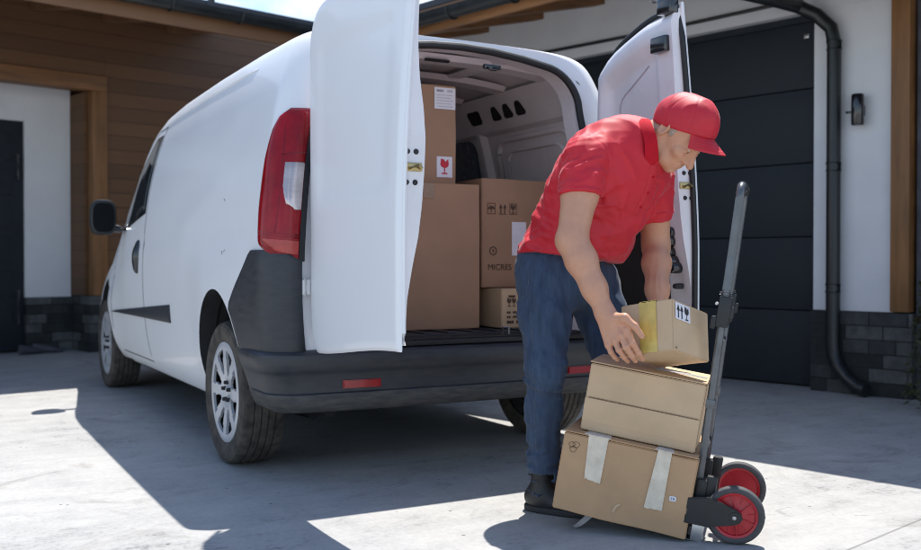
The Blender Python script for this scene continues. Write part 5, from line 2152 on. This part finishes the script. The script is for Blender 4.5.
# joints
PEL = at(561, 262, 3.64)
NECK = at(634, 145, 3.49)
SH_R, EL_R, WR_R = at(586, 158, 3.37), at(572, 240, 3.27), at(605, 312, 3.19)
SH_L, EL_L, WR_L = at(652, 176, 3.64), at(656, 246, 3.70), at(658, 312, 3.47)
HIP_R, KN_R, AN_R = at(544, 284, 3.55), at(545, 372, 3.46), at(545, 481, 3.58)
HIP_L, KN_L, AN_L = at(594, 284, 3.74), at(611, 368, 3.64), at(618, 472, 3.92)
TUP = nrm(NECK - PEL)
TRT = nrm(SH_R - SH_L)
TRT = nrm(TRT - TUP * TRT.dot(TUP))
TFR = TUP.cross(TRT) * 1.0            # towards the chest
if TFR.dot(RV) < 0:
    TFR = -TFR
LT = (NECK - PEL).length


def tp(t, s=0.0, f=0.0):
    """point on the trunk: t along the spine, s to his right, f to his front"""
    return PEL + TUP * (LT * t) + TRT * s + TFR * f


TAX = (TRT, TFR, TUP)
# ---------------- head frame
HC = at(681, 132, 3.43)
HYAW, HPIT = R(44), R(57)
hz = RV * math.cos(HYAW) - FV * math.sin(HYAW)
HF = hz * math.cos(HPIT) - ZH * math.sin(HPIT)
HU = hz * math.sin(HPIT) + ZH * math.cos(HPIT)
HS = HF.cross(HU)                     # his right
if HS.dot(FV) > 0:
    HS = -HS
HAX = (HS, HF, HU)


def hd(s, f, u):
    return HC + HS * s + HF * f + HU * u


def f_head(p, ears=True):
    d = s_ell(p, hd(0, -.012, .035), HAX, (.077, .098, .092))                       # skull
    d = smin(d, s_ell(p, hd(0, .022, -.030), HAX, (.064, .076, .080)), .03)         # face block
    jaw = s_ell(p, hd(0, .040, -.078), HAX, (.050, .052, .040))
    d = smin(d, jaw, .035)
    d = smin(d, s_ell(p, hd(0, .074, -.104), HAX, (.023, .019, .016)), .022)        # chin
    for s in (-1, 1):
        d = smin(d, s_ell(p, hd(s * .047, .030, -.085), HAX, (.016, .040, .020)), .03)     # jaw line
        d = smin(d, s_ell(p, hd(s * .042, .070, -.024), HAX, (.022, .018, .018)), .022)    # cheek
        d = smin(d, s_ell(p, hd(s * .030, .088, .022), HAX, (.025, .012, .009)), .012)     # brow
        d = smax(d, -s_ell(p, hd(s * .031, .100, .002), HAX, (.019, .018, .012)), .012)    # eye socket
        d = smin(d, s_sph(p, hd(s * .031, .076, .002), .0125), .004)                       # eyelid
        d = smin(d, s_cone(p, hd(s * .045, .084, -.002), hd(s * .018, .089, -.002), .0035, .0035), .006)
        # folds beside the mouth, hollow of the cheek
        d = d + .0055 * np.exp(-(s_cone(p, hd(s * .018, .094, -.040), hd(s * .036, .074, -.082), 0, 0) / .0045) ** 2)
        d = d + .0030 * np.exp(-(s_cone(p, hd(s * .050, .072, .004), hd(s * .064, .052, -.004), 0, 0) / .003) ** 2)
        d = d + .0030 * np.exp(-(s_cone(p, hd(s * .050, .070, -.004), hd(s * .063, .050, -.018), 0, 0) / .003) ** 2)
        d = d + .0035 * np.exp(-(s_cone(p, hd(s * .050, .060, -.045), hd(s * .052, .045, -.090), 0, 0) / .005) ** 2)
        d = d + .0025 * np.exp(-(s_cone(p, hd(s * .028, .092, -.014), hd(s * .046, .080, -.020), 0, 0) / .004) ** 2)
    # nose
    nose = s_chain(p, [hd(0, .088, .014), hd(0, .103, -.012), hd(0, .119, -.036)], [.0088, .0100, .0132])
    for s in (-1, 1):
        nose = smin(nose, s_sph(p, hd(s * .0115, .101, -.038), .0092), .008)
    d = smin(d, nose, .012)
    for s in (-1, 1):
        d = smax(d, -s_sph(p, hd(s * .007, .106, -.0485), .0042), .004)
    # lips
    d = smin(d, s_cone(p, hd(-.016, .086, -.066), hd(.016, .086, -.066), .0065, .0065), .010)
    d = smin(d, s_cone(p, hd(-.014, .085, -.077), hd(.014, .085, -.077), .007, .007), .008)
    d = d + .0065 * np.exp(-(s_cone(p, hd(-.026, .086, -.072), hd(.026, .086, -.072), 0, 0) / .0034) ** 2)
    d = d + .003 * np.exp(-(s_cone(p, hd(-.012, .090, -.090), hd(.012, .090, -.090), 0, 0) / .006) ** 2)
    # forehead lines
    if not ears:
        return d
    for s in (-1, 1):
        ec = hd(s * .079, -.016, -.006)
        ax = (nrm(HS * s + HF * -.45), nrm(HF + HS * s * .45), HU)
        ear = s_ell(p, ec, ax, (.012, .021, .033))
        ear = smax(ear, -s_ell(p, ec + ax[0] * .009 + ax[1] * .004, ax, (.009, .014, .024)), .005)
        d = smin(d, ear, .008)
    return d


def hand_fingers(p, K, fingers, thumb, palm):
    d = None
    for pts, rs in fingers:
        e = s_chain(p, pts, rs, 0.003)
        for q, r_ in zip(pts[1:-1], rs[1:-1]):
            e = smin(e, s_sph(p, q, r_ * 1.06), .004)
        d = e if d is None else np.minimum(d, e)
    return d


# right hand: back of the hand to the camera, fingers hooked under the left side of the box
RW = WR_R
RK = [at(627.5, 330, 3.135), at(621.5, 335.5, 3.138), at(615.0, 340.5, 3.150), at(608.5, 345, 3.166)]
RF = [[RK[0], at(632.5, 343, 3.122), at(639, 353.5, 3.132), at(642.5, 359.5, 3.160)],
      [RK[1], at(626, 347, 3.122), at(632, 356, 3.134), at(635.5, 361, 3.164)],
      [RK[2], at(619, 350, 3.136), at(624.5, 357.5, 3.150), at(628, 361.5, 3.178)],
      [RK[3], at(611, 352, 3.156), at(614.5, 357, 3.168), at(617.5, 360, 3.192)]]
RT = [at(613, 318, 3.165), at(624.5, 318, 3.125), at(634.5, 326, 3.112), at(642, 336.5, 3.118)]
RR_ = [(.0116, .0106, .0094, .0078), (.0118, .0108, .0096, .0080), (.0112, .0102, .0090, .0076), (.0100, .0091, .0080, .0068)]


def f_rhand(p):
    d = None
    for K in RK:
        e = s_cone(p, RW + (K - RK[1]) * .35, K, .0165, .0125)
        d = e if d is None else smin(d, e, .016)
    # heel of the hand and ball of the thumb
    d = smin(d, s_cone(p, RW, at(613, 322, 3.165), .022, .021), .018)
    d = smin(d, s_cone(p, RT[0], RT[1], .0185, .0150), .012)
    # fingers
    fg = None
    for pts, rs in zip(RF, RR_):
        e = s_chain(p, pts, rs, .003)
        for q, r_ in zip(pts[1:3], rs[1:3]):
            e = smin(e, s_sph(p, q, r_ * 1.05), .003)
        fg = e if fg is None else np.minimum(fg, e)
    d = smin(d, fg, .007)
    d = smin(d, s_chain(p, RT[1:], [.0135, .0118, .0095], .004), .010)
    for K in RK:                                       # knuckles and tendons
        d = smin(d, s_sph(p, K - FV * .004, .0105), .006)
        d = d - .0012 * np.exp(-(s_cone(p, RW + (K - RW) * .25 - FV * .012, K - FV * .012, 0, 0) / .006) ** 2)
    return d


# left hand on the far side of the box
LK = [at(664, 330, 3.400), at(670, 333, 3.405), at(676, 336, 3.41), at(682, 337, 3.42)]
LFI = [[LK[0], at(667, 345, 3.395), at(670, 355, 3.385), at(671, 360, 3.37)],
       [LK[1], at(673, 349, 3.40), at(676, 359, 3.39), at(677, 364, 3.375)],
       [LK[2], at(680, 350, 3.405), at(683, 359, 3.395), at(683, 363, 3.38)],
       [LK[3], at(686, 348, 3.415), at(689, 355, 3.405), at(689, 359, 3.39)]]
LTH = [at(656, 322, 3.44), at(652, 330, 3.42), at(652, 340, 3.395), at(654, 349, 3.375)]


def f_lhand(p):
    d = None
    for K in LK:
        e = s_cone(p, WR_L + (K - LK[1]) * .35, K, .0165, .0125)
        d = e if d is None else smin(d, e, .016)
    d = smin(d, s_cone(p, WR_L, at(661, 322, 3.44), .022, .021), .018)
    fg = None
    for pts, rs in zip(LFI, RR_):
        e = s_chain(p, pts, rs, .003)
        fg = e if fg is None else np.minimum(fg, e)
    d = smin(d, fg, .007)
    d = smin(d, s_chain(p, LTH, [.0175, .0140, .0118, .0095], .006), .012)
    return d


def f_arm(p, sh, el, wr, out):
    """bare arm, tapered, with the swell of the forearm and the point of the elbow"""
    d = s_chain(p, [sh, sh + (el - sh) * .45, el], [.064, .061, .049], .02)
    up = nrm(wr - el)
    m1 = el + (wr - el) * .28
    fore = s_chain(p, [el, m1, el + (wr - el) * .68, wr], [.045, .049, .038, .029], .03)
    d = smin(d, fore, .030)
    d = smin(d, s_sph(p, el + out * .017, .030), .025)
    d = d - .0016 * folds(p, nrm((wr - el).cross(FV)), .016, 51, 6.0) * bump_at(p, (el * .35 + wr * .65), .10)
    return d


OUT_R = nrm((SH_R + WR_R) / 2 - EL_R) * -1
OUT_L = nrm((SH_L + WR_L) / 2 - EL_L) * -1


def f_trunk(p, g=0.0):
    """trunk without clothes; g grows it"""
    d = s_ell(p, tp(.70, 0, -.005), TAX, (.180 + g, .118 + g, .215 + g))
    d = smin(d, s_ell(p, tp(.30, 0, .020), TAX, (.165 + g, .132 + g, .20 + g)), .08)
    d = smin(d, s_ell(p, tp(.02, 0, .0), TAX, (.168 + g, .128 + g, .125 + g)), .06)
    d = smin(d, s_cone(p, SH_R, SH_L, .058 + g, .058 + g), .07)
    d = smin(d, s_cone(p, tp(.96), hd(0, -.035, -.06), .066 + g * .3, .056 + g * .2), .06)
    return d


NKA, NKB = tp(.97, 0, -.005), hd(0, -.030, -.055)


def f_body(p):
    d = smin(f_head(p), s_cone(p, NKA, NKB, .060, .055), .035)
    # the two cords of the neck
    d = smin(d, s_cone(p, tp(1.0, .035, .075), hd(.055, -.015, -.045), .016, .015), .03)
    d = smin(d, f_trunk(p, -.022), .04)
    ar = smin(f_arm(p, SH_R, EL_R, WR_R, OUT_R), f_rhand(p), .018)
    al_ = smin(f_arm(p, SH_L, EL_L, WR_L, OUT_L), f_lhand(p), .018)
    d = smin(d, ar, .006)
    d = smin(d, al_, .006)
    for hp_, kn, an in ((HIP_R, KN_R, AN_R), (HIP_L, KN_L, AN_L)):
        d = smin(d, s_chain(p, [hp_, kn, kn + (an - kn) * .35, kn + (an - kn) * .74], [.070, .046, .044, .030], .03), .04)
        toe = an + FOOTD[0] * .12 - ZH * .055 if False else an
    return d


allp = np.array([V3(x) for x in (PEL, NECK, SH_R, EL_R, WR_R, SH_L, EL_L, WR_L, HIP_R, KN_R, AN_R, HIP_L, KN_L, AN_L, HC) + tuple(sum(RF, [])) + tuple(sum(LFI, []))])
blo, bhi = allp.min(0) - .22, allp.max(0) + .22
blo[2] = 0.0
body_o = sculpt('body', f_body, blo, bhi, 0.0030, skin, man, relax=2)

# ---------------- eyes, brows, hair
def ball(bm, c, r, n=16):
    res = bmesh.ops.create_uvsphere(bm, u_segments=n, v_segments=n // 2, radius=r)
    for v in res['verts']:
        v.co += Vector(c)


def own(o):
    o.parent = man
    o.matrix_parent_inverse = man.matrix_world.inverted()
    return o


bpy.context.view_layer.update()
for s in (-1, 1):
    bm = bmesh.new()
    ball(bm, hd(s * .031, .0785, .0005), .0112)
    e = own(finish('eye', bm, eye_w))
    bm = bmesh.new()
    ball(bm, hd(s * .031, .0850, -.0030), .0062)
    q = finish('iris', bm, eye_d, e)
    q.matrix_parent_inverse = e.matrix_world.inverted()
    bm = bmesh.new()
    pts = [hd(s * (.014 + .034 * t), .0955 - .016 * t * t, .019 + .006 * math.sin(PI * t * .9)) for t in np.linspace(0, 1, 9)]
    tube(bm, pts, [.002, .0035, .004, .004, .004, .0036, .003, .0024, .001], 8)
    own(finish('eyebrow', bm, brow_m))


def f_hair(p):
    d = f_head(p, False) - .0034 - .0010 * vnoise(p * 260)
    k = s_ell(p, hd(0, -.080, -.008), HAX, (.11, .078, .060))
    k = smin(k, s_box(p, hd(.07, .010, .022), HAX, (.03, .012, .034), .008), .015)
    k = smin(k, s_box(p, hd(-.07, .010, .022), HAX, (.03, .012, .034), .008), .015)
    return smax(d, k + .003 * vnoise(p * 120), .004)


hlo, hhi = V3(HC) - .17, V3(HC) + .17
sculpt('hair', f_hair, hlo, hhi, .0022, hair_m, man, relax=1)

# ---------------- cap
CPI = R(24)
CF = hz * math.cos(CPI) - ZH * math.sin(CPI)
CU = hz * math.sin(CPI) + ZH * math.cos(CPI)
CAX = (HS, CF, CU)
CC = HC + HF * .004 + HU * .040


def cp(s, f, u):
    return CC + HS * s + CF * f + CU * u


def f_crown(p):
    d = s_ell(p, cp(0, -.020, .0), CAX, (.088, .121, .104))
    d = smin(d, s_ell(p, cp(0, .026, .036), CAX, (.062, .062, .056)), .03)
    l = (p - V3(cp(0, 0, 0)))
    ang = np.arctan2(l @ V3(HS), l @ V3(CF))
    up = l @ V3(CU)
    seam = np.abs(((ang / (PI / 3)) + .5) % 1 - .5) * (PI / 3)
    d = d + .0022 * np.exp(-(seam * .09 / .0026) ** 2) * (up > -.02)
    d = d - 0.0037 * folds(p, HS * .6 + CF * .5 + CU * .5, 0.0286, 31) * np.clip((up + .02) / .05, 0, 1)
    return smax(d, -s_plane(p, cp(0, 0, -.022), nrm(CU * 1.0 - CF * .06)), .003)


clo, chi = V3(CC) - .22, V3(CC) + .22
cap_o = sculpt('cap', f_crown, clo, chi, .0030, cap_m, man, relax=2)
bm = bmesh.new()
rows, base = [], []
for i in range(25):
    a = -.86 + 1.72 * i / 24
    edge = Vector((math.sin(a) * .082, math.cos(a) * .108 - .014, 0))
    ro, ri = [], []
    for k in range(9):
        t = k / 8
        ln = .074 * math.cos(a / .87 * PI / 2) ** .55
        s = edge.x * (1 + .02 * t)
        f = edge.y - .004 + ln * t
        dr = -.015 - .034 * t - 3.4 * edge.x ** 2 * (.05 + 1.0 * t)
        ro.append(cp(s, f, dr + .0022))
        ri.append(cp(s, f, dr - .0022))
    rows.append(ro); base.append(ri)
slab_from_rows(bm, rows, base)
br_ = finish('brim', bm, cap_m, cap_o, angle=50)
bm = bmesh.new()
ball(bm, cp(0, -.016, .101), .006)
finish('button', bm, cap_m, cap_o)
bm = bmesh.new()                                        # stitching rows on the brim
for q in (.25, .45, .65, .85):
    pts = []
    for i in range(25):
        a = -.80 + 1.60 * i / 24
        ex, ey = math.sin(a) * .084, math.cos(a) * .110 - .014
        ln = .074 * math.cos(a / .87 * PI / 2) ** .55
        pts.append(cp(ex * (1 + .02 * q), ey - .004 + ln * q, -.015 - .034 * q - 3.4 * ex ** 2 * (.05 + 1.0 * q) + .0024))
    tube(bm, pts, .0005, 5)
finish('stitching', bm, cap_m, br_)

# ---------------- polo shirt
HEM = at(567, 259, 3.64)
HEMN = nrm(ZH + RV * .10 + FV * .05)
ELD_R, ELD_L = nrm(EL_R - SH_R), nrm(EL_L - SH_L)
SLE_R, SLE_L = SH_R + ELD_R * .145, SH_L + ELD_L * .165
DOWN = -ZH


def f_shirt(p):
    d = f_trunk(p, .016)
    # belly cloth hanging free under the bent trunk
    d = smin(d, s_ell(p, tp(.30, -.01, .030), TAX, (.150, .115, .20)), .07)
    d = smin(d, s_ell(p, tp(.66, -.01, .020), TAX, (.160, .115, .18)), .07)
    d = smin(d, s_ell(p, tp(.62, .04, -.040), TAX, (.165, .105, .25)), .07)
    # sleeves
    sl = s_chain(p, [SH_R + TRT * .0, SH_R + ELD_R * .08, SLE_R + ELD_R * .06], [.070, .069, .067], .02)
    sr = s_chain(p, [SH_L, SH_L + ELD_L * .08, SLE_L + ELD_L * .06], [.070, .069, .067], .02)
    # folds: pulled from the armpits, gathered at the waist and on the sleeves
    ap_r, ap_l = tp(.66, .15, .04), tp(.66, -.13, .07)
    d = d - 0.0119 * folds(p, TUP * .8 + TFR * .7, 0.0322, 1) * bump_at(p, ap_r, .17) - 0.0106 * folds(p, TUP + TFR * .3, 0.0312, 2) * bump_at(p, ap_l, .17)
    d = d - 0.0100 * folds(p, TUP * .9 - TFR * .5 + TRT * .3, 0.0390, 3) * bump_at(p, tp(.38, .08, .05), .22)
    d = d - 0.0106 * folds(p, TUP * .95 - TFR * .2, 0.0286, 4) * bump_at(p, tp(.06, .08, .05), .20)
    d = d - 0.0069 * folds(p, TRT + TFR * .4 + TUP * .2, 0.0520, 5)
    sl = sl - 0.0081 * folds(p, ELD_R * .5 + TFR * .8, 0.0286, 6) - 0.0037 * folds(p, ELD_R, 0.0234, 7)
    sr = sr - 0.0081 * folds(p, ELD_L * .6 + TFR * .7, 0.0286, 8)
    cut_r = s_plane(p, SLE_R, nrm(ELD_R * .95 + TRT * -.22))
    cut_l = s_plane(p, SLE_L, nrm(ELD_L))
    for e_ in (.020, .023):
        sl = sl + .0012 * np.exp(-(s_plane(p, SLE_R - ELD_R * e_, nrm(ELD_R * .95 + TRT * -.22)) / .0022) ** 2)
        sr = sr + .0012 * np.exp(-(s_plane(p, SLE_L - ELD_L * e_, nrm(ELD_L)) / .0022) ** 2)
    hol_r = s_cone(p, SLE_R - ELD_R * .05, SLE_R + ELD_R * .14, .057, .062)
    hol_l = s_cone(p, SLE_L - ELD_L * .05, SLE_L + ELD_L * .14, .057, .062)
    sl = smax(smax(sl, cut_r, .006), -hol_r, .004)
    sr = smax(smax(sr, cut_l, .006), -hol_l, .004)
    # sleeve seam
    d = smin(d, sl, .018)
    d = smin(d, sr, .018)
    seam = np.abs(s_plane(p, SH_R + ELD_R * .012 - TRT * .022, nrm(TRT * .8 + ELD_R * .6)))
    d = d + .0028 * np.exp(-(seam / .0035) ** 2) * (bump_at(p, SH_R, .13) > .25)
    # hem and neck opening
    d = d + .0014 * np.exp(-(s_plane(p, HEM + HEMN * .024, HEMN) / .0025) ** 2)
    d = smax(d, -s_plane(p, HEM + TRT * 0, HEMN) + 0.0050 * folds(p, TRT, 0.0624, 9), .006)
    hol = s_ell(p, tp(-.10, 0, .01), TAX, (.172, .138, .085))
    d = smax(d, -hol, .004)
    nk = s_cone(p, tp(.93, 0, .025), hd(0, -.03, -.03), .074, .076)
    d = smax(d, -nk, .006)
    return d


slo, shi = allp[:8].min(0) - .24, allp[:8].max(0) + .24
shirt = sculpt('polo_shirt', f_shirt, slo, shi, .0045, shirt_m, man, relax=2)

# collar: folded band round the neck with two points at the throat
bm = bmesh.new()
NC = at(653, 144, 3.46)
NAX = nrm(NKB - NKA)
NX = nrm(TRT - NAX * TRT.dot(NAX))
NF = nrm(NAX.cross(NX))
if NF.dot(TFR) < 0:
    NF = -NF
rows, base = [], []
for i in range(41):
    a = PI + (-1 + 2 * i / 40) * (PI - .22)             # open at the front
    fr = -math.cos(a)
    ra = .075 + .004 * fr
    dirv = NX * math.sin(a) + NF * math.cos(a)
    point = max(0, math.cos(a)) ** 2
    inner = NC + dirv * ra + NAX * (-.026 - .012 * point)
    topv = NC + dirv * (ra + .003) + NAX * (.016 - .020 * point)
    outv = NC + dirv * (ra + .016 + .008 * point) + NAX * (-.024 - .036 * point)
    path = [inner, inner * .45 + topv * .55 , topv, topv * .5 + outv * .5 + dirv * .007, outv]
    rows.append(path)
    base.append([q - dirv * (.0025 if k_ < 2 else -.0025) + NAX * (0.002 if k_ == 2 else 0) for k_, q in enumerate(path)])
slab_from_rows(bm, rows, base)
own(finish('collar', bm, shirt_d, angle=60))
bpy.context.view_layer.update()
# ribbed sleeve bands, placket with buttons


def project(f, p, n, far=.12):
    """slide p along n on to the surface f = 0"""
    q = V3(p) + V3(n) * far
    for _ in range(40):
        q = q - V3(n) * float(f(q[None])[0]) * .8
    return Vector(q)


bm = bmesh.new()
rows, base = [], []
for t in np.linspace(.97, .62, 12):
    c = [project(f_shirt, tp(t, s - .012 * (1 - t), .05), TFR, .10) for s in (-.017, -.012, .0, .012, .017)]
    rows.append([q + TFR * (.0028 if 0 < i < 4 else .0008) for i, q in enumerate(c)])
    base.append([q - TFR * .003 for q in c])
slab_from_rows(bm, rows, base)
pl_ = own(finish('placket', bm, shirt_m, angle=60))
bm = bmesh.new()
for t in (.90, .79, .68):
    c = project(f_shirt, tp(t, -.012 * (1 - t), .05), TFR, .10) + TFR * .0035
    ball(bm, c, .0048, 10)
q = finish('button', bm, shirt_d, pl_)
q.matrix_parent_inverse = pl_.matrix_world.inverted()
split_islands(q)

# ---------------- jeans
WST = tp(.02)


def f_leg(p, hp_, kn, an, side):
    sh = nrm(an - kn)
    lg = s_chain(p, [hp_, hp_ + (kn - hp_) * .35 + TFR * .01, kn, kn + (an - kn) * .35 - TFR * .012, an + sh * .035], [.090, .084, .062, .059, .055], .03)
    fwd = nrm(RV * .85 - FV * .5)
    # knee break, stacked folds at the shin and ankle, pull lines at the hip
    lg = lg - 0.0097 * folds(p, ZH + fwd * .6, 0.0302, 11 + side) * bump_at(p, kn + fwd * .03 - ZH * .03, .15)
    lg = lg - 0.0098 * folds(p, ZH - fwd * .3, 0.0234, 12 + side, 2.5) * bump_at(p, an + ZH * .05, .15)
    lg = lg - 0.0113 * folds(p, ZH * .7 + fwd * .7 + RV * .3, 0.0338, 13 + side) * bump_at(p, hp_ - ZH * .05, .19)
    lg = lg - 0.0060 * folds(p, ZH * .3 + RV * .9, 0.0468, 14 + side)
    lg = lg - 0.0038 * folds(p, ZH + RV * .25, 0.0416, 15 + side)
    return lg


def f_jeans(p):
    d = s_ell(p, tp(-.04, 0, -.002), TAX, (.176, .134, .16))
    d = smin(d, s_ell(p, (HIP_R + HIP_L) / 2 + ZH * .03, (nrm((HIP_R - HIP_L)), nrm(ZH.cross(HIP_R - HIP_L)), ZH), (.185, .135, .13)), .05)
    r_ = f_leg(p, HIP_R, KN_R, AN_R, 0.0)
    l_ = f_leg(p, HIP_L, KN_L, AN_L, 1.7)
    d = smin(d, smin(r_, l_, .012), .05)
    d = smax(d, s_plane(p, tp(.10), HEMN), .004)
    for an, kn in ((AN_R, KN_R), (AN_L, KN_L)):
        dn = nrm(an - kn)
        d = np.where(np.linalg.norm(p - V3(an), axis=1) < .15, smax(d, s_plane(p, an + dn * .036, dn) + .0015 * folds(p, RV, .06, 21), .004), d)
        d = smax(d, -s_cone(p, an - dn * .03, an + dn * .10, .056, .062), .003)
    # side seam and back pocket edges
    sm = np.abs(s_plane(p, HIP_R, nrm(RV * .9 + FV * .2)))
    d = d + .0015 * np.exp(-(sm / .003) ** 2) * (p @ V3(FV) < V3(HIP_R) @ V3(FV) + .02)
    return d


jl = np.array([V3(x) for x in (PEL, HIP_R, KN_R, AN_R, HIP_L, KN_L, AN_L)])
jlo, jhi = jl.min(0) - np.array([.22, .22, .10]), jl.max(0) + .24
jeans = sculpt('jeans', f_jeans, jlo, jhi, .0048, jean_m, man, relax=2)
def seam_line(pts, dirs, r, name, m, parent, f):
    bm = bmesh.new()
    tube(bm, [project(f, p_, d_, .16) for p_, d_ in zip(pts, dirs)], r, 6)
    q = finish(name, bm, m, parent)
    q.matrix_parent_inverse = parent.matrix_world.inverted()
    return q


thread_m = mat('seam_denim', (0.085, 0.105, 0.135), 0.85, var=0.5, scale=160)
bpy.context.view_layer.update()
side = nrm(-FV * .80 - RV * .60)
pts = [HIP_R + (KN_R - HIP_R) * t for t in np.linspace(.05, 1, 22)] + [KN_R + (AN_R - KN_R) * t for t in np.linspace(.05, .82, 22)]
seam_line(pts, [side] * len(pts), .0010, 'side_seam', thread_m, jeans, f_jeans)
# back pocket outline and waistband edge on the near hip
bk = nrm(-RV * .85 - FV * .52)
b0 = HIP_R + ZH * .02
pk = [b0 + ZH * .05 - FV * .035, b0 - ZH * .055 - FV * .03, b0 - ZH * .075 + FV * .02, b0 - ZH * .055 + FV * .07, b0 + ZH * .05 + FV * .075]
pp_ = []
for i in range(len(pk) - 1):
    pp_ += [pk[i] + (pk[i + 1] - pk[i]) * t for t in np.linspace(0, 1, 6)[:-1]]
seam_line(pp_ + [pk[-1]], [bk] * (len(pp_) + 1), .0010, 'pocket_seam', thread_m, jeans, f_jeans)
# ---------------- shoes
def shoe(an, fd, name='shoe'):
    fd = nrm(fd)
    sd = nrm(ZH.cross(fd))
    ax = (sd, fd, ZH)
    g = Vector((an.x, an.y, 0))

    def q(s, f, u):
        return g + sd * s + fd * f + ZH * u

    def f_up(p):
        d = s_ell(p, q(0, -.015, .050), ax, (.041, .066, .050))
        d = smin(d, s_ell(p, q(0, .090, .036), ax, (.046, .092, .036)), .04)
        d = smin(d, s_ell(p, q(.002, .150, .030), ax, (.043, .050, .028)), .03)
        d = smin(d, s_cone(p, q(0, -.005, .06), q(0, -.010, .15), .044, .042), .03)
        for k in range(4):
            d = d - .003 * np.exp(-(s_cone(p, q(-.03, .045 + .02 * k, .085 - .007 * k), q(.03, .050 + .02 * k, .085 - .007 * k), 0, 0) / .005) ** 2)
        return smax(d, -s_plane(p, q(0, 0, .020), ZH), .003)

    def f_sole(p):
        d = s_ell(p, q(0, -.015, .012), ax, (.041, .066, .5))
        d = smin(d, s_ell(p, q(0, .095, .012), ax, (.046, .098, .5)), .05)
        return smax(smax(d, s_plane(p, q(0, 0, .024), ZH), .004), -s_plane(p, q(0, 0, .001), ZH), .003)
    lo_, hi_ = V3(g) - .25, V3(g) + .25
    lo_[2], hi_[2] = -.02, .20
    o = sculpt(name, f_up, lo_, hi_, .0040, shoe_m, man, relax=1)
    sculpt('sole', f_sole, lo_, hi_, .0040, sole_m, o, relax=1)
    return o


shoe(AN_R, RV * .86 - FV * .50)
shoe(AN_L, RV * .92 - FV * .30)
